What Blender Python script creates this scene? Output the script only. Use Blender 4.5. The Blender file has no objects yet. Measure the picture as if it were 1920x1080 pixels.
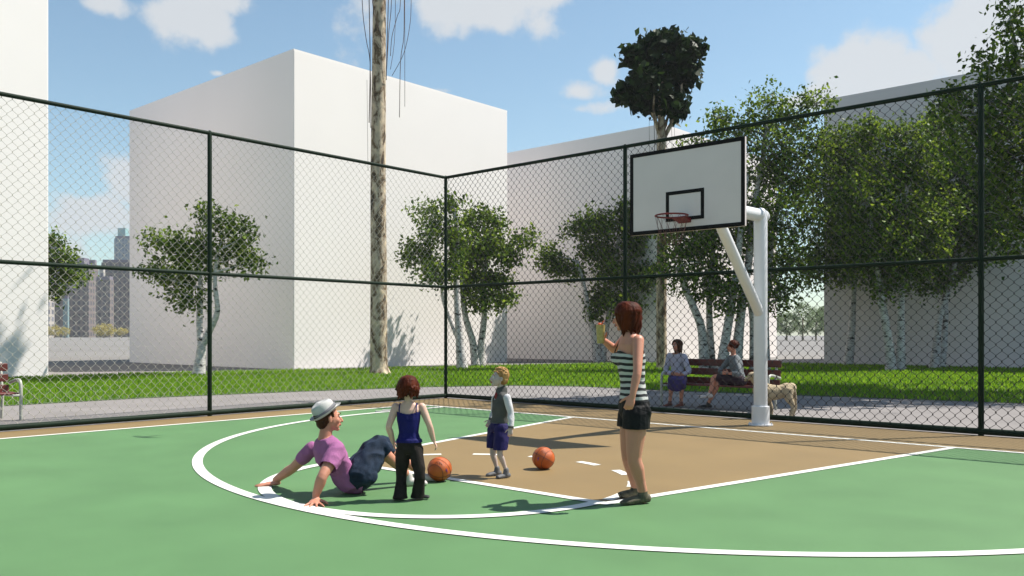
import bpy, bmesh, math, random
import numpy as np
from mathutils import Vector, noise
rnd = random.Random(7)
rng = np.random.default_rng(7)
# ------------------------------------------------------------------ camera geometry (photo measured)
FPX, HZ, CH = 1618.0, 627.0, 1.42
TH = math.atan(1435 / FPX); CC, SS = math.cos(TH), math.sin(TH)
RV = Vector((CC, SS, 0)); FV = Vector((-SS, CC, 0)); UP = Vector((0, 0, 1))
def U(u, v, Z):
    return Vector((0, 0, CH)) + FV * Z + RV * ((u - 960) / FPX * Z) + UP * ((HZ - v) / FPX * Z)
def G(u, v):
    Z = FPX * CH / (v - HZ); p = U(u, v, Z); p.z = 0; return p
def atx(u, x=None, y=None):
    r = (u - 960) / FPX; dx, dy = r * CC - SS, r * SS + CC
    t = x / dx if x is not None else y / dy
    return Vector((dx * t, dy * t, 0)), t
sc = bpy.context.scene
COL = sc.collection
SUNH = Vector((0.55, 0.835, 0)).normalized(); SUNEL = math.radians(56.3)

# ------------------------------------------------------------------ object helpers
def tag(o, label=None, cat=None, group=None, kind=None):
    if label: o['label'] = label
    if cat: o['category'] = cat
    if group: o['group'] = group
    if kind: o['kind'] = kind
    return o
def thing(name, loc, label, cat, group=None, rotz=0):
    o = bpy.data.objects.new(name, None); COL.objects.link(o)
    o.location = loc; o.rotation_euler = (0, 0, rotz); o.empty_display_size = .2
    return tag(o, label, cat, group)
class MB:
    def __init__(s): s.V = []; s.F = []; s.n = 0; s.M = []
    def add(s, V, F, m=0):
        V = np.asarray(V, float).reshape(-1, 3)
        s.V.append(V); s.F += [tuple(i + s.n for i in f) for f in F]; s.M += [m] * len(F); s.n += len(V); return s
    def box(s, c, size, rotz=0, m=0):
        c = np.array(c, float); h = np.array(size, float) / 2
        P = np.array([[x, y, z] for z in (-1, 1) for x, y in ((-1, -1), (1, -1), (1, 1), (-1, 1))]) * h
        if rotz:
            k, q = math.cos(rotz), math.sin(rotz); P = np.c_[P[:, 0] * k - P[:, 1] * q, P[:, 0] * q + P[:, 1] * k, P[:, 2]]
        return s.add(P + c, [(3, 2, 1, 0), (4, 5, 6, 7), (0, 1, 5, 4), (1, 2, 6, 5), (2, 3, 7, 6), (3, 0, 4, 7)], m)
    def tube(s, *a, m=0, **k): V, F = tube(*a, **k); return s.add(V, F, m)
    def ell(s, *a, m=0, **k): V, F = ell(*a, **k); return s.add(V, F, m)
    def arr(s): return np.concatenate(s.V), s.F
    def build(s, name, mats, parent=None, world=False, smooth=False, bevel=0):
        V, F = s.arr(); o = mesh_obj(name, V, F, mats, parent, world, smooth)
        if len(set(s.M)) > 1: o.data.polygons.foreach_set('material_index', s.M)
        if bevel:
            md = o.modifiers.new('Bevel', 'BEVEL'); md.width = bevel; md.segments = 2; md.limit_method = 'ANGLE'
        return o
def mesh_obj(name, V, F, mats, parent=None, world=False, smooth=False):
    V = np.array(V, float)
    if parent is not None and world: V = V - np.array(parent.location)
    me = bpy.data.meshes.new(name)
    if isinstance(F, np.ndarray) and F.ndim == 2:
        k = F.shape[1]; me.vertices.add(len(V)); me.vertices.foreach_set('co', V.ravel())
        me.loops.add(F.size); me.loops.foreach_set('vertex_index', F.ravel().astype(np.int32))
        me.polygons.add(len(F)); me.polygons.foreach_set('loop_start', np.arange(0, F.size, k, dtype=np.int32))
        me.update(calc_edges=True)
    else:
        me.from_pydata(V.tolist(), [], [list(map(int, f)) for f in F]); me.update()
    if smooth: me.polygons.foreach_set('use_smooth', [True] * len(me.polygons))
    for m in (mats if isinstance(mats, (list, tuple)) else [mats]): me.materials.append(m)
    o = bpy.data.objects.new(name, me); COL.objects.link(o)
    if parent is not None: o.parent = parent
    return o
def nrm(v): v = np.array(v, float); return v / (np.linalg.norm(v) + 1e-12)
def tube(pts, rads, n=10, side=None, caps=True, sub=0):
    P = np.array([list(p) for p in pts], float)
    R = np.array([(r, r) if np.isscalar(r) else r for r in rads], float)
    if sub and len(P) > 2:
        T0 = np.linspace(0, len(P) - 1, (len(P) - 1) * sub + 1); Q = []; RR = []
        for t in T0:
            i = min(int(t), len(P) - 2); f = t - i
            p0, p1, p2, p3 = P[max(i - 1, 0)], P[i], P[i + 1], P[min(i + 2, len(P) - 1)]
            Q.append(.5 * ((2 * p1) + (-p0 + p2) * f + (2 * p0 - 5 * p1 + 4 * p2 - p3) * f * f + (-p0 + 3 * p1 - 3 * p2 + p3) * f ** 3))
            RR.append(R[i] * (1 - f) + R[i + 1] * f)
        P = np.array(Q); R = np.array(RR)
    T = np.gradient(P, axis=0); T /= (np.linalg.norm(T, axis=1)[:, None] + 1e-12)
    if side is None:
        a = nrm(np.cross(T[0], [0.3, 0.9, .1] if abs(T[0][2]) > .8 else [0, 0, 1]))
    else: a = np.array(list(side), float)
    A = []
    for t in T:
        if side is not None: a = np.array(list(side), float)
        a = nrm(a - t * np.dot(a, t)); A.append(a)
    if caps:
        r0, r1 = R[0].max(), R[-1].max(); pre = []; post = []
        for off, s_ in ((1.0, .05), (.85, .5), (.5, .86)): pre.append((P[0] - T[0] * R[0].min() * off, R[0] * s_, A[0], T[0]))
        for off, s_ in ((.5, .86), (.85, .5), (1.0, .05)): post.append((P[-1] + T[-1] * R[-1].min() * off, R[-1] * s_, A[-1], T[-1]))
        rings = pre + list(zip(P, R, A, T)) + post
    else: rings = list(zip(P, R, A, T))
    th = np.linspace(0, 2 * np.pi, n, endpoint=False); V = []; F = []
    for p, r, a, t in rings:
        b = np.cross(t, a); V += [p + a * r[0] * math.cos(q) + b * r[1] * math.sin(q) for q in th]
    for i in range(len(rings) - 1):
        for j in range(n):
            k = (j + 1) % n; F.append((i * n + j, i * n + k, (i + 1) * n + k, (i + 1) * n + j))
    F.append(tuple(range(n))[::-1]); F.append(tuple((len(rings) - 1) * n + j for j in range(n)))
    return np.array(V), F
def ell(c, ax, nu=16, nv=10):
    c = np.array(list(c), float); X, Y, Z = [np.array(list(a), float) for a in ax]; V = [c - Z]; F = []
    for i in range(1, nv):
        p = -math.pi / 2 + math.pi * i / nv
        for j in range(nu):
            q = 2 * math.pi * j / nu; V.append(c + (X * math.cos(q) + Y * math.sin(q)) * math.cos(p) + Z * math.sin(p))
    V.append(c + Z); top = len(V) - 1
    for j in range(nu): F.append((0, 1 + (j + 1) % nu, 1 + j)); F.append((top, 1 + (nv - 2) * nu + j, 1 + (nv - 2) * nu + (j + 1) % nu))
    for i in range(nv - 2):
        for j in range(nu): F.append((1 + i * nu + j, 1 + i * nu + (j + 1) % nu, 1 + (i + 1) * nu + (j + 1) % nu, 1 + (i + 1) * nu + j))
    return np.array(V), F
def loft(rings, n=20):
    V = []; F = []; th = np.linspace(0, 2 * np.pi, n, endpoint=False)
    for c, a, ra, b, rb in rings:
        c, a, b = [np.array(list(q), float) for q in (c, a, b)]; V += [c + a * ra * math.cos(q) + b * rb * math.sin(q) for q in th]
    for i in range(len(rings) - 1):
        for j in range(n): k = (j + 1) % n; F.append((i * n + j, i * n + k, (i + 1) * n + k, (i + 1) * n + j))
    F.append(tuple(range(n))[::-1]); F.append(tuple((len(rings) - 1) * n + j for j in range(n)))
    return np.array(V), F
def remesh(parts, voxel, smooth=4, wr=0, wscale=14, wdir=None, cuts=(), seed=0, floor=None):
    """one continuous surface out of overlapping closed pieces"""
    mb = MB()
    for V, F in parts: mb.add(V, F)
    V, F = mb.arr(); me = bpy.data.meshes.new('tmp'); me.from_pydata(V.tolist(), [], F); me.update()
    bm = bmesh.new(); bm.from_mesh(me); bmesh.ops.recalc_face_normals(bm, faces=bm.faces); bm.to_mesh(me); bm.free()
    o = bpy.data.objects.new('tmp', me); COL.objects.link(o)
    md = o.modifiers.new('r', 'REMESH'); md.mode = 'VOXEL'; md.voxel_size = voxel; md.adaptivity = 0
    dg = bpy.context.evaluated_depsgraph_get(); ev = o.evaluated_get(dg); m2 = ev.to_mesh()
    nv = len(m2.vertices); V = np.empty(nv * 3); m2.vertices.foreach_get('co', V); V = V.reshape(-1, 3)
    E = np.empty(len(m2.edges) * 2, np.int32); m2.edges.foreach_get('vertices', E); E = E.reshape(-1, 2)
    F = [tuple(p.vertices) for p in m2.polygons]
    ev.to_mesh_clear(); bpy.data.objects.remove(o); bpy.data.meshes.remove(me)
    deg = np.bincount(E.ravel(), minlength=nv)[:, None] + 1e-9
    def lap(X):
        S = np.zeros_like(X); np.add.at(S, E[:, 0], X[E[:, 1]]); np.add.at(S, E[:, 1], X[E[:, 0]]); return S / deg
    for i in range(smooth):
        V = V + .55 * (lap(V) - V); V = V - .45 * (lap(V) - V) if i % 2 else V
    if wr:
        C = V.mean(0)
        Fa = np.array([f[:3] for f in F]); N = np.cross(V[Fa[:, 1]] - V[Fa[:, 0]], V[Fa[:, 2]] - V[Fa[:, 0]])
        VN = np.zeros_like(V)
        for k in range(3): np.add.at(VN, Fa[:, k], N)
        VN /= (np.linalg.norm(VN, axis=1)[:, None] + 1e-12)
        W = V * wscale * (np.array([1, 1, .55]) if wdir is None else np.array(wdir)) + seed * 7.3
        d = np.array([1 - abs(noise.noise(Vector(w))) * 3 + .5 * noise.noise(Vector(w * 2.1)) for w in W])
        V = V + VN * (d * wr)[:, None]
    if floor is not None: V[:, 2] = np.maximum(V[:, 2], floor)
    if cuts:
        kill = np.zeros(nv, bool)
        for c in cuts: kill |= c(V)
        keep = ~kill; idx = np.cumsum(keep) - 1
        F = [tuple(idx[i] for i in f) for f in F if all(keep[i] for i in f)]; V = V[keep]
    return V, F

# ------------------------------------------------------------------ materials
def lin(c):
    return tuple(((x / 255) / 12.92 if x / 255 <= .04045 else ((x / 255 + .055) / 1.055) ** 2.4) for x in c) + (1,)
def newmat(name):
    m = bpy.data.materials.new(name); m.use_nodes = True; nt = m.node_tree; b = nt.nodes['Principled BSDF']; return m, nt, b
def mat(name, col, rough=.6, var=.15, scale=5, bump=0, bscale=60, metal=0, spec=.4, stretch=(1, 1, 1), col2=None, detail=5, **kw):
    m, nt, b = newmat(name); N = nt.nodes; L = nt.links
    b.inputs['Roughness'].default_value = rough; b.inputs['Metallic'].default_value = metal
    b.inputs['Specular IOR Level'].default_value = spec
    tc = N.new('ShaderNodeTexCoord'); mp = N.new('ShaderNodeMapping'); mp.inputs['Scale'].default_value = stretch
    L.new(tc.outputs['Object'], mp.inputs['Vector'])
    nz = N.new('ShaderNodeTexNoise'); nz.inputs['Scale'].default_value = scale; nz.inputs['Detail'].default_value = detail
    L.new(mp.outputs[0], nz.inputs['Vector'])
    mx = N.new('ShaderNodeMix'); mx.data_type = 'RGBA'
    c = (*col[:3], 1)
    A = tuple(x * (1 - var) for x in c[:3]) + (1,); B = tuple(min(x * (1 + var), 1) for x in c[:3]) + (1,)
    if col2: A, B = c, (*col2[:3], 1)
    mx.inputs[6].default_value = A; mx.inputs[7].default_value = B
    mr = N.new('ShaderNodeMapRange'); mr.inputs['From Min'].default_value = .3; mr.inputs['From Max'].default_value = .7
    L.new(nz.outputs['Fac'], mr.inputs['Value']); L.new(mr.outputs[0], mx.inputs[0]); L.new(mx.outputs[2], b.inputs['Base Color'])
    if bump:
        n2 = N.new('ShaderNodeTexNoise'); n2.inputs['Scale'].default_value = bscale; n2.inputs['Detail'].default_value = 4
        L.new(mp.outputs[0], n2.inputs['Vector']); bp = N.new('ShaderNodeBump'); bp.inputs['Strength'].default_value = bump
        bp.inputs['Distance'].default_value = .02; L.new(n2.outputs['Fac'], bp.inputs['Height']); L.new(bp.outputs[0], b.inputs['Normal'])
    for k, v in kw.items(): b.inputs[k.replace('_', ' ')].default_value = v
    return m
def leafmat(name, c1, c2, trans=.35, rough=.45):
    m, nt, b = newmat(name); N = nt.nodes; L = nt.links
    g = N.new('ShaderNodeNewGeometry'); cr = N.new('ShaderNodeValToRGB')
    cr.color_ramp.elements[0].color = (*c1, 1); cr.color_ramp.elements[1].color = (*c2, 1)
    e = cr.color_ramp.elements.new(.6); e.color = tuple((a * .65 + q * .35) for a, q in zip(c1, c2)) + (1,)
    L.new(g.outputs['Random Per Island'], cr.inputs[0]); L.new(cr.outputs[0], b.inputs['Base Color'])
    b.inputs['Roughness'].default_value = rough; b.inputs['Specular IOR Level'].default_value = .12
    tr = N.new('ShaderNodeBsdfTranslucent'); hs = N.new('ShaderNodeHueSaturation'); hs.inputs['Value'].default_value = 1.5; hs.inputs['Hue'].default_value = .48
    L.new(cr.outputs[0], hs.inputs['Color']); L.new(hs.outputs[0], tr.inputs['Color'])
    mx = N.new('ShaderNodeMixShader'); mx.inputs[0].default_value = trans
    L.new(b.outputs[0], mx.inputs[1]); L.new(tr.outputs[0], mx.inputs[2]); L.new(mx.outputs[0], N['Material Output'].inputs[0])
    return m
def birchmat():
    m, nt, b = newmat('birch_bark'); N = nt.nodes; L = nt.links
    tc = N.new('ShaderNodeTexCoord')
    def nz(scale, st, det=4):
        mp = N.new('ShaderNodeMapping'); mp.inputs['Scale'].default_value = st; L.new(tc.outputs['Object'], mp.inputs['Vector'])
        n = N.new('ShaderNodeTexNoise'); n.inputs['Scale'].default_value = scale; n.inputs['Detail'].default_value = det; L.new(mp.outputs[0], n.inputs['Vector']); return n
    a = nz(2.2, (1.3, 1.3, 3.2)); r = N.new('ShaderNodeValToRGB'); r.color_ramp.elements[0].position = .60; r.color_ramp.elements[1].position = .64
    r.color_ramp.elements[0].color = (.58, .555, .54, 1); r.color_ramp.elements[1].color = (.02, .018, .016, 1); L.new(a.outputs[0], r.inputs[0])
    c = nz(9, (.6, .6, 3)); r2 = N.new('ShaderNodeValToRGB'); r2.color_ramp.elements[0].color = (.35, .33, .33, 1); r2.color_ramp.elements[1].color = (1, 1, 1, 1)
    r2.color_ramp.elements[0].position = .35; r2.color_ramp.elements[1].position = .6
    L.new(c.outputs[0], r2.inputs[0]); mx = N.new('ShaderNodeMix'); mx.data_type = 'RGBA'; mx.blend_type = 'MULTIPLY'; mx.inputs[0].default_value = .8
    L.new(r.outputs[0], mx.inputs[6]); L.new(r2.outputs[0], mx.inputs[7]); L.new(mx.outputs[2], b.inputs['Base Color'])
    b.inputs['Roughness'].default_value = .7
    bp = N.new('ShaderNodeBump'); bp.inputs['Strength'].default_value = .5; bp.inputs['Distance'].default_value = .03; L.new(c.outputs[0], bp.inputs['Height']); L.new(bp.outputs[0], b.inputs['Normal'])
    return m
def figbark():
    m, nt, b = newmat('mottled_bark'); N = nt.nodes; L = nt.links
    tc = N.new('ShaderNodeTexCoord'); mp = N.new('ShaderNodeMapping'); mp.inputs['Scale'].default_value = (1.6, 1.6, .8); L.new(tc.outputs['Object'], mp.inputs['Vector'])
    n = N.new('ShaderNodeTexNoise'); n.inputs['Scale'].default_value = 2.4; n.inputs['Detail'].default_value = 8; n.inputs['Roughness'].default_value = .65; n.inputs['Distortion'].default_value = .6
    L.new(mp.outputs[0], n.inputs['Vector']); r = N.new('ShaderNodeValToRGB')
    e = r.color_ramp.elements; e[0].position = .38; e[0].color = (.035, .026, .018, 1); e[1].position = .62; e[1].color = (.58, .46, .31, 1)
    q = e.new(.45); q.color = (.15, .095, .045, 1); q = e.new(.52); q.color = (.38, .31, .23, 1)
    L.new(n.outputs[0], r.inputs[0]); L.new(r.outputs[0], b.inputs['Base Color']); b.inputs['Roughness'].default_value = .85
    bp = N.new('ShaderNodeBump'); bp.inputs['Strength'].default_value = .8; bp.inputs['Distance'].default_value = .06; L.new(n.outputs[0], bp.inputs['Height']); L.new(bp.outputs[0], b.inputs['Normal'])
    return m
def towermat(name, wall, glass, sx, sz):
    m, nt, b = newmat(name); N = nt.nodes; L = nt.links
    tc = N.new('ShaderNodeTexCoord'); sp = N.new('ShaderNodeSeparateXYZ'); L.new(tc.outputs['Object'], sp.inputs[0])
    ad = N.new('ShaderNodeMath'); ad.operation = 'ADD'; L.new(sp.outputs[0], ad.inputs[0]); L.new(sp.outputs[1], ad.inputs[1])
    cb = N.new('ShaderNodeCombineXYZ'); L.new(ad.outputs[0], cb.inputs[0]); L.new(sp.outputs[2], cb.inputs[1])
    br = N.new('ShaderNodeTexBrick'); br.offset = 0; br.inputs['Scale'].default_value = 1; br.inputs['Brick Width'].default_value = sx; br.inputs['Row Height'].default_value = sz
    br.inputs['Mortar Size'].default_value = sz * .2; br.inputs['Color1'].default_value = (*glass, 1); br.inputs['Color2'].default_value = tuple(x * 2.2 for x in glass) + (1,); br.inputs['Mortar'].default_value = (*wall, 1)
    L.new(cb.outputs[0], br.inputs['Vector']); L.new(br.outputs[0], b.inputs['Base Color']); b.inputs['Roughness'].default_value = .5
    return m
M = {}
M['green'] = mat('court_green', (.083, .178, .070), .6, .09, 1.2, .30, 260, spec=.28, detail=9)
M['tan'] = mat('court_tan', (.190, .128, .053), .62, .07, 1.1, .12, 420, spec=.35)
M['white_line'] = mat('line_paint', (.60, .60, .56), .6, .05, 9, .05, 300)
M['pave'] = mat('pavement', (.200, .185, .180), .85, .10, .9, .25, 60, spec=.2, detail=9)
M['ground'] = mat('far_ground', (.19, .18, .172), .9, .07, .05, 0, spec=.1)
M['soil'] = mat('lawn_soil', (.045, .085, .014), .95, .3, 3, 0)
M['grass'] = leafmat('grass_blades', (.060, .175, .007), (.23, .40, .022), .45, .5)
M['post'] = mat('fence_paint', (.006, .016, .008), .6, .2, 6, spec=.12)
M['wire'] = mat('galvanised_wire', (.44, .41, .35), .5, .2, 12, spec=.3)  # pale tone puts the left fence's sunlight into the colour
M['wire_dark'] = mat('weathered_wire', (.022, .020, .019), .6, .2, 12, spec=.2)  # same mesh metal, darkened in colour to stand for backlight on the right fence
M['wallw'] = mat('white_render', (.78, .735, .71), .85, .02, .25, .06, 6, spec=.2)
M['wallg'] = mat('grey_white_render', (.66, .605, .60), .85, .02, .25, .06, 6, spec=.2)  # white render with the right-hand block's shade mixed into its colour
M['roof'] = mat('roof_felt', (.45, .44, .43), .9, .1, 1)
M['birch'] = birchmat(); M['fig'] = figbark()
M['birch_leaf'] = leafmat('birch_leaf', (.015, .050, .006), (.20, .30, .030), .36, .5)
M['fig_leaf'] = leafmat('fig_leaf', (.005, .016, .004), (.026, .055, .010), .2, .5)
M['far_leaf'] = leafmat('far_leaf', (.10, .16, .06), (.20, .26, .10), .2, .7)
M['bush_leaf'] = leafmat('bush_leaf', (.30, .26, .06), (.50, .42, .12), .2, .7)
M['root'] = mat('aerial_root', (.10, .065, .055), .8, .2, 4)
M['pole'] = mat('pole_white', (.64, .64, .655), .35, .03, 3, .02, 60, spec=.5)
M['board'] = mat('board_white', (.63, .55, .545), .4, .03, 2.5)
M['black'] = mat('board_black', (.004, .004, .004), .6, .1, 5, spec=.12)
M['rim'] = mat('rim_red', (.16, .008, .010), .35, .2, 9)
M['net'] = mat('net_cord', (.12, .05, .05), .8, .2, 20)
M['benchw'] = mat('bench_wood', (.105, .017, .012), .38, .35, 3, .25, 40, stretch=(.15, 3, 3), spec=.5)
M['benchm'] = mat('bench_metal', (.42, .42, .36), .35, .15, 8, spec=.5)
M['skin'] = mat('skin', (.46, .200, .130), .5, .06, 7, .05, 120, Subsurface_Weight=.12)
M['skin_pale'] = mat('skin_pale', (.54, .345, .265), .5, .05, 7, .05, 120, Subsurface_Weight=.12)
M['skin_boy'] = mat('skin_very_pale', (.42, .34, .30), .5, .05, 7, .05, 120, Subsurface_Weight=.12)
def hairmat(name, a, b_): return mat(name, a, .5, .3, 16, .6, 45, stretch=(1, 1, .12), col2=b_, spec=.07)
M['hair_red'] = hairmat('hair_auburn', (.020, .004, .002), (.095, .018, .006))
M['hair_brown'] = hairmat('hair_brown', (.030, .012, .006), (.075, .028, .012))
M['hair_blond'] = hairmat('hair_blond', (.20, .10, .035), (.44, .27, .11))
M['eye'] = mat('eye_white', (.7, .7, .7), .2, .02, 5); M['iris'] = mat('iris_dark', (.02, .012, .01), .15, .1, 5)
M['lip'] = mat('lip', (.30, .08, .06), .45, .1, 20)
M['pink'] = mat('tee_pink', (.29, .105, .23), .85, .08, 9, .25, 90, spec=.15)
M['denim'] = mat('denim', (.012, .022, .042), .85, .4, 14, .4, 140, spec=.2)
M['hat'] = mat('hat_felt', (.42, .41, .395), .8, .1, 11, .2, 150, spec=.2); M['band'] = mat('hat_band', (.13, .13, .14), .7, .1, 11)
M['navy'] = mat('top_navy', (.003, .004, .080), .7, .12, 9, .2, 70, spec=.2)
M['trouser'] = mat('trouser_black', (.014, .010, .008), .75, .4, 9, .3, 60, spec=.2)
M['shoe_dark'] = mat('shoe_black', (.018, .016, .014), .4, .2, 9)
M['shoe_white'] = mat('shoe_white', (.50, .46, .43), .6, .05, 9); M['sole'] = mat('sole_white', (.42, .41, .38), .6, .05, 9)
M['shoe_grey'] = mat('shoe_grey', (.11, .11, .115), .7, .2, 18); M['shoe_camo'] = mat('shoe_camouflage', (.03, .03, .016), .7, .3, 26, col2=(.12, .10, .06))
M['vest'] = mat('gilet_grey', (.075, .076, .072), .9, .15, 11, .3, 120, spec=.1)
M['whitecloth'] = mat('cloth_white', (.50, .49, .50), .8, .05, 9, .25, 80, spec=.15)
M['redcloth'] = mat('cloth_red', (.20, .02, .02), .8, .1, 9)
M['purple'] = mat('shorts_purple', (.012, .009, .070), .75, .15, 9, .3, 70, spec=.2)
M['blackcloth'] = mat('shorts_black', (.006, .006, .007), .65, .3, 9, .4, 40, spec=.15)
M['blouse'] = mat('blouse_lilac', (.38, .365, .44), .8, .08, 12, .3, 60); M['skirt'] = mat('skirt_purple', (.035, .024, .11), .8, .5, 9, .3, 60)
M['sweater'] = mat('sweater_grey', (.16, .175, .185), .9, .12, 18, .4, 120, spec=.1)
M['darkskirt'] = mat('skirt_black', (.020, .008, .018), .8, .2, 9)
M['dog'] = mat('dog_fur', (.42, .34, .23), .9, .22, 6, .5, 120, spec=.1, stretch=(1, 1, 2)); M['nose'] = mat('dog_nose', (.02, .015, .015), .3, .1, 5)
def stripes():
    m, nt, b = newmat('stripes'); N = nt.nodes; L = nt.links
    tc = N.new('ShaderNodeTexCoord'); sp = N.new('ShaderNodeSeparateXYZ'); L.new(tc.outputs['Object'], sp.inputs[0])
    nz = N.new('ShaderNodeTexNoise'); nz.inputs['Scale'].default_value = 6; L.new(tc.outputs['Object'], nz.inputs['Vector'])
    a = N.new('ShaderNodeMath'); a.operation = 'MULTIPLY_ADD'; a.inputs[1].default_value = .03; L.new(nz.outputs[0], a.inputs[0]); L.new(sp.outputs[2], a.inputs[2])
    w = N.new('ShaderNodeMath'); w.operation = 'MULTIPLY'; w.inputs[1].default_value = 1 / .051; L.new(a.outputs[0], w.inputs[0])
    f = N.new('ShaderNodeMath'); f.operation = 'FRACT'; L.new(w.outputs[0], f.inputs[0])
    r = N.new('ShaderNodeValToRGB'); r.color_ramp.interpolation = 'CONSTANT'
    r.color_ramp.elements[0].color = (.006, .006, .009, 1); r.color_ramp.elements[1].position = .48; r.color_ramp.elements[1].color = (.40, .40, .385, 1)
    L.new(f.outputs[0], r.inputs[0]); L.new(r.outputs[0], b.inputs['Base Color']); b.inputs['Roughness'].default_value = .8; return m
M['stripes'] = stripes()

# ------------------------------------------------------------------ setting: ground, court, path, lawn
def sheet(name, poly, z, m, kind='structure', sub=None):
    o = mesh_obj(name, [(x, y, z) for x, y in poly], [tuple(range(len(poly)))], m); tag(o, kind=kind); return o
sheet('ground', [(-900, -900), (900, -900), (900, 900), (-900, 900)], -.012, M['ground'])
sheet('path', [(-34, -14), (16, -14), (16, 24), (-34, 24)], -.008, M['pave'])
FX, FY = -13.93, 13.47
XE = 6.0; YS = -7.0          # fence ends beyond the frame
sheet('court_border', [(FX - .02, -9), (9, -9), (9, FY + .02), (FX - .02, FY + .02)], -.004, M['tan'])
CX = -6.05; BY = 11.76; SX = -12.96
sheet('court_surface', [(SX, -9), (3, -9), (3, BY), (SX, BY)], 0.0, M['green'])
FTY = 5.93
sheet('key_surface', [(CX - 1.86, FTY), (CX + 1.86, FTY), (-2.99, BY), (-9.05, BY)], .003, M['tan'])
def ribbon(mb, pts, w, z):
    P = np.array(pts, float); T = np.gradient(P, axis=0); T /= np.linalg.norm(T, axis=1)[:, None]; Nn = np.c_[-T[:, 1], T[:, 0]] * w / 2
    V = [(x, y, z) for x, y in np.concatenate([P + Nn, P - Nn])]; n = len(P)
    mb.add(V, [(i, i + n, i + n + 1, i + 1) for i in range(n - 1)])
def arc(c, r, a0, a1, n=60): return [(c[0] + r * math.cos(t), c[1] + r * math.sin(t)) for t in np.linspace(a0, a1, n)]
def line(name, pts, w, z=.008):
    mb = MB(); ribbon(mb, pts, w, z); return tag(mb.build(name, M['white_line']), kind='structure')
line('baseline_marking', [(SX, BY), (-4, BY), (3, BY)], .095, .006)
line('sideline_marking', [(SX, BY - .045), (SX, 0), (SX, -9)], .095, .0055)
line('lane_line_marking', [(-9.03, BY - .045), (CX - 1.84, FTY)], .10, .0056)
line('lane_line_marking', [(-3.04, BY - .045), (CX + 1.84, FTY)], .10, .0056)
line('free_throw_line_marking', [(CX - 1.89, FTY), (CX + 1.89, FTY)], .10, .0064)
AC = (CX, 10.25)
line('three_point_marking', [(CX - 6.14, BY - .045)] + arc(AC, 6.14, math.pi, 2 * math.pi, 120) + [(CX + 6.14, BY - .045)], .112, .0068)
line('free_throw_circle_marking', arc((CX, FTY), 1.76, math.pi, 2 * math.pi, 60), .12, .0074)
mb = MB()
for k in range(8):
    a = math.pi * (k + .43) / 8; ribbon(mb, arc((CX, FTY), 1.76, a - .09, a + .09, 6), .10, .0058)
tag(mb.build('dashed_circle_marking', M['white_line']), kind='structure')
# lawn
GI = [(-18.95, -12), (-18.95, 9.0), (-18.2, 12.6), (-17.2, 15.9), (-15.9, 18.0), (-14.2, 18.9), (-11.7, 18.9), (-7.2, 19.7), (-2, 20.6), (14, 22.5)]
GO = [(14, 41.0), (-17.5, 40.8), (-24, 36.5), (-26.2, 30), (-27.6, 25.6), (-29.3, 20.4), (-30.7, 15.2), (-30.9, 11.8), (-30.9, -12)]
GP = GI + GO
sheet('lawn_ground', GP, 0.0, M['soil'])
def inpoly(x, y, P):
    ins = np.zeros(len(x), bool); n = len(P)
    for i in range(n):
        x0, y0 = P[i]; x1, y1 = P[(i + 1) % n]
        c = ((y0 > y) != (y1 > y)); xi = (x1 - x0) * (y - y0) / (y1 - y0 + 1e-12) + x0; ins ^= c & (x < xi)
    return ins
def grass(n):
    x = rng.uniform(-31, 14, n); y = rng.uniform(-12, 41, n)
    Z = -SS * x + CC * y; X = CC * x + SS * y
    near = np.clip(26 / np.maximum(Z, 8), .35, 1.4) ** 2
    k = inpoly(x, y, GP) & (np.abs(X) < Z * .66 + 1.5) & (Z > 5) & (rng.random(n) < near)
    x, y, Z = x[k], y[k], Z[k]; n = len(x)
    h = rng.uniform(.05, .115, n); w = rng.uniform(.007, .013, n) * np.clip(Z / 20, 1, 1.7); a = rng.uniform(0, 6.283, n); b = rng.uniform(0, 6.283, n); ln = rng.uniform(.01, .07, n)
    dx, dy = np.cos(a) * w, np.sin(a) * w; lx, ly = np.cos(b) * ln, np.sin(b) * ln; z0 = np.zeros(n)
    V = np.stack([np.c_[x - dx, y - dy, z0], np.c_[x + dx, y + dy, z0], np.c_[x + dx * .7 + lx * .4, y + dy * .7 + ly * .4, h * .6], np.c_[x - dx * .7 + lx * .4, y - dy * .7 + ly * .4, h * .6], np.c_[x + lx, y + ly, h]], 1).reshape(-1, 3)
    i = np.arange(n) * 5
    F = np.concatenate([np.c_[i, i + 1, i + 2], np.c_[i, i + 2, i + 3], np.c_[i + 3, i + 2, i + 4]])
    o = mesh_obj('grass', V, F, M['grass']); tag(o, 'bright green mown grass strip behind the fence', 'grass', kind='stuff')
grass(430000)

# ------------------------------------------------------------------ white blocks
def block(label, x0, x1, y0, y1, h, m):
    b = thing('plain_building', (x0, y0, 0), label, 'building', 'plain white blocks around the court')
    w = MB(); w.box(((x1 - x0) / 2, (y1 - y0) / 2, h / 2 - .1), (x1 - x0, y1 - y0, h + .2 - .08)); w.build('wall', m, b, bevel=.03)
    r = MB(); t = .25; X, Y = x1 - x0, y1 - y0; zt = h - .04 + .002
    r.box((X / 2, t / 2 + .003, zt), (X - .006, t, .075)); r.box((X / 2, Y - t / 2 - .003, zt), (X - .006, t, .075)); r.box((t / 2 + .003, Y / 2, zt), (t, Y - 2 * t - .01, .075)); r.box((X - t / 2 - .003, Y / 2, zt), (t, Y - 2 * t - .01, .075))
    r.build('parapet', m, b); return b
block('tall plain white block with its corner towards the court, behind the thick bare trunk', -44.3, -29.68, 20.2, 33.1, 12.95, M['wallw'])
block('plain white block at the left frame edge, behind the empty bench', -45, -31.0, -12, 11.4, 14.5, M['wallw'])
block('white block farther back between the corner block and the backboard, partly hidden by birches', -46, -23.7, 38.5, 52, 12.3, M['wallw'])
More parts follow.
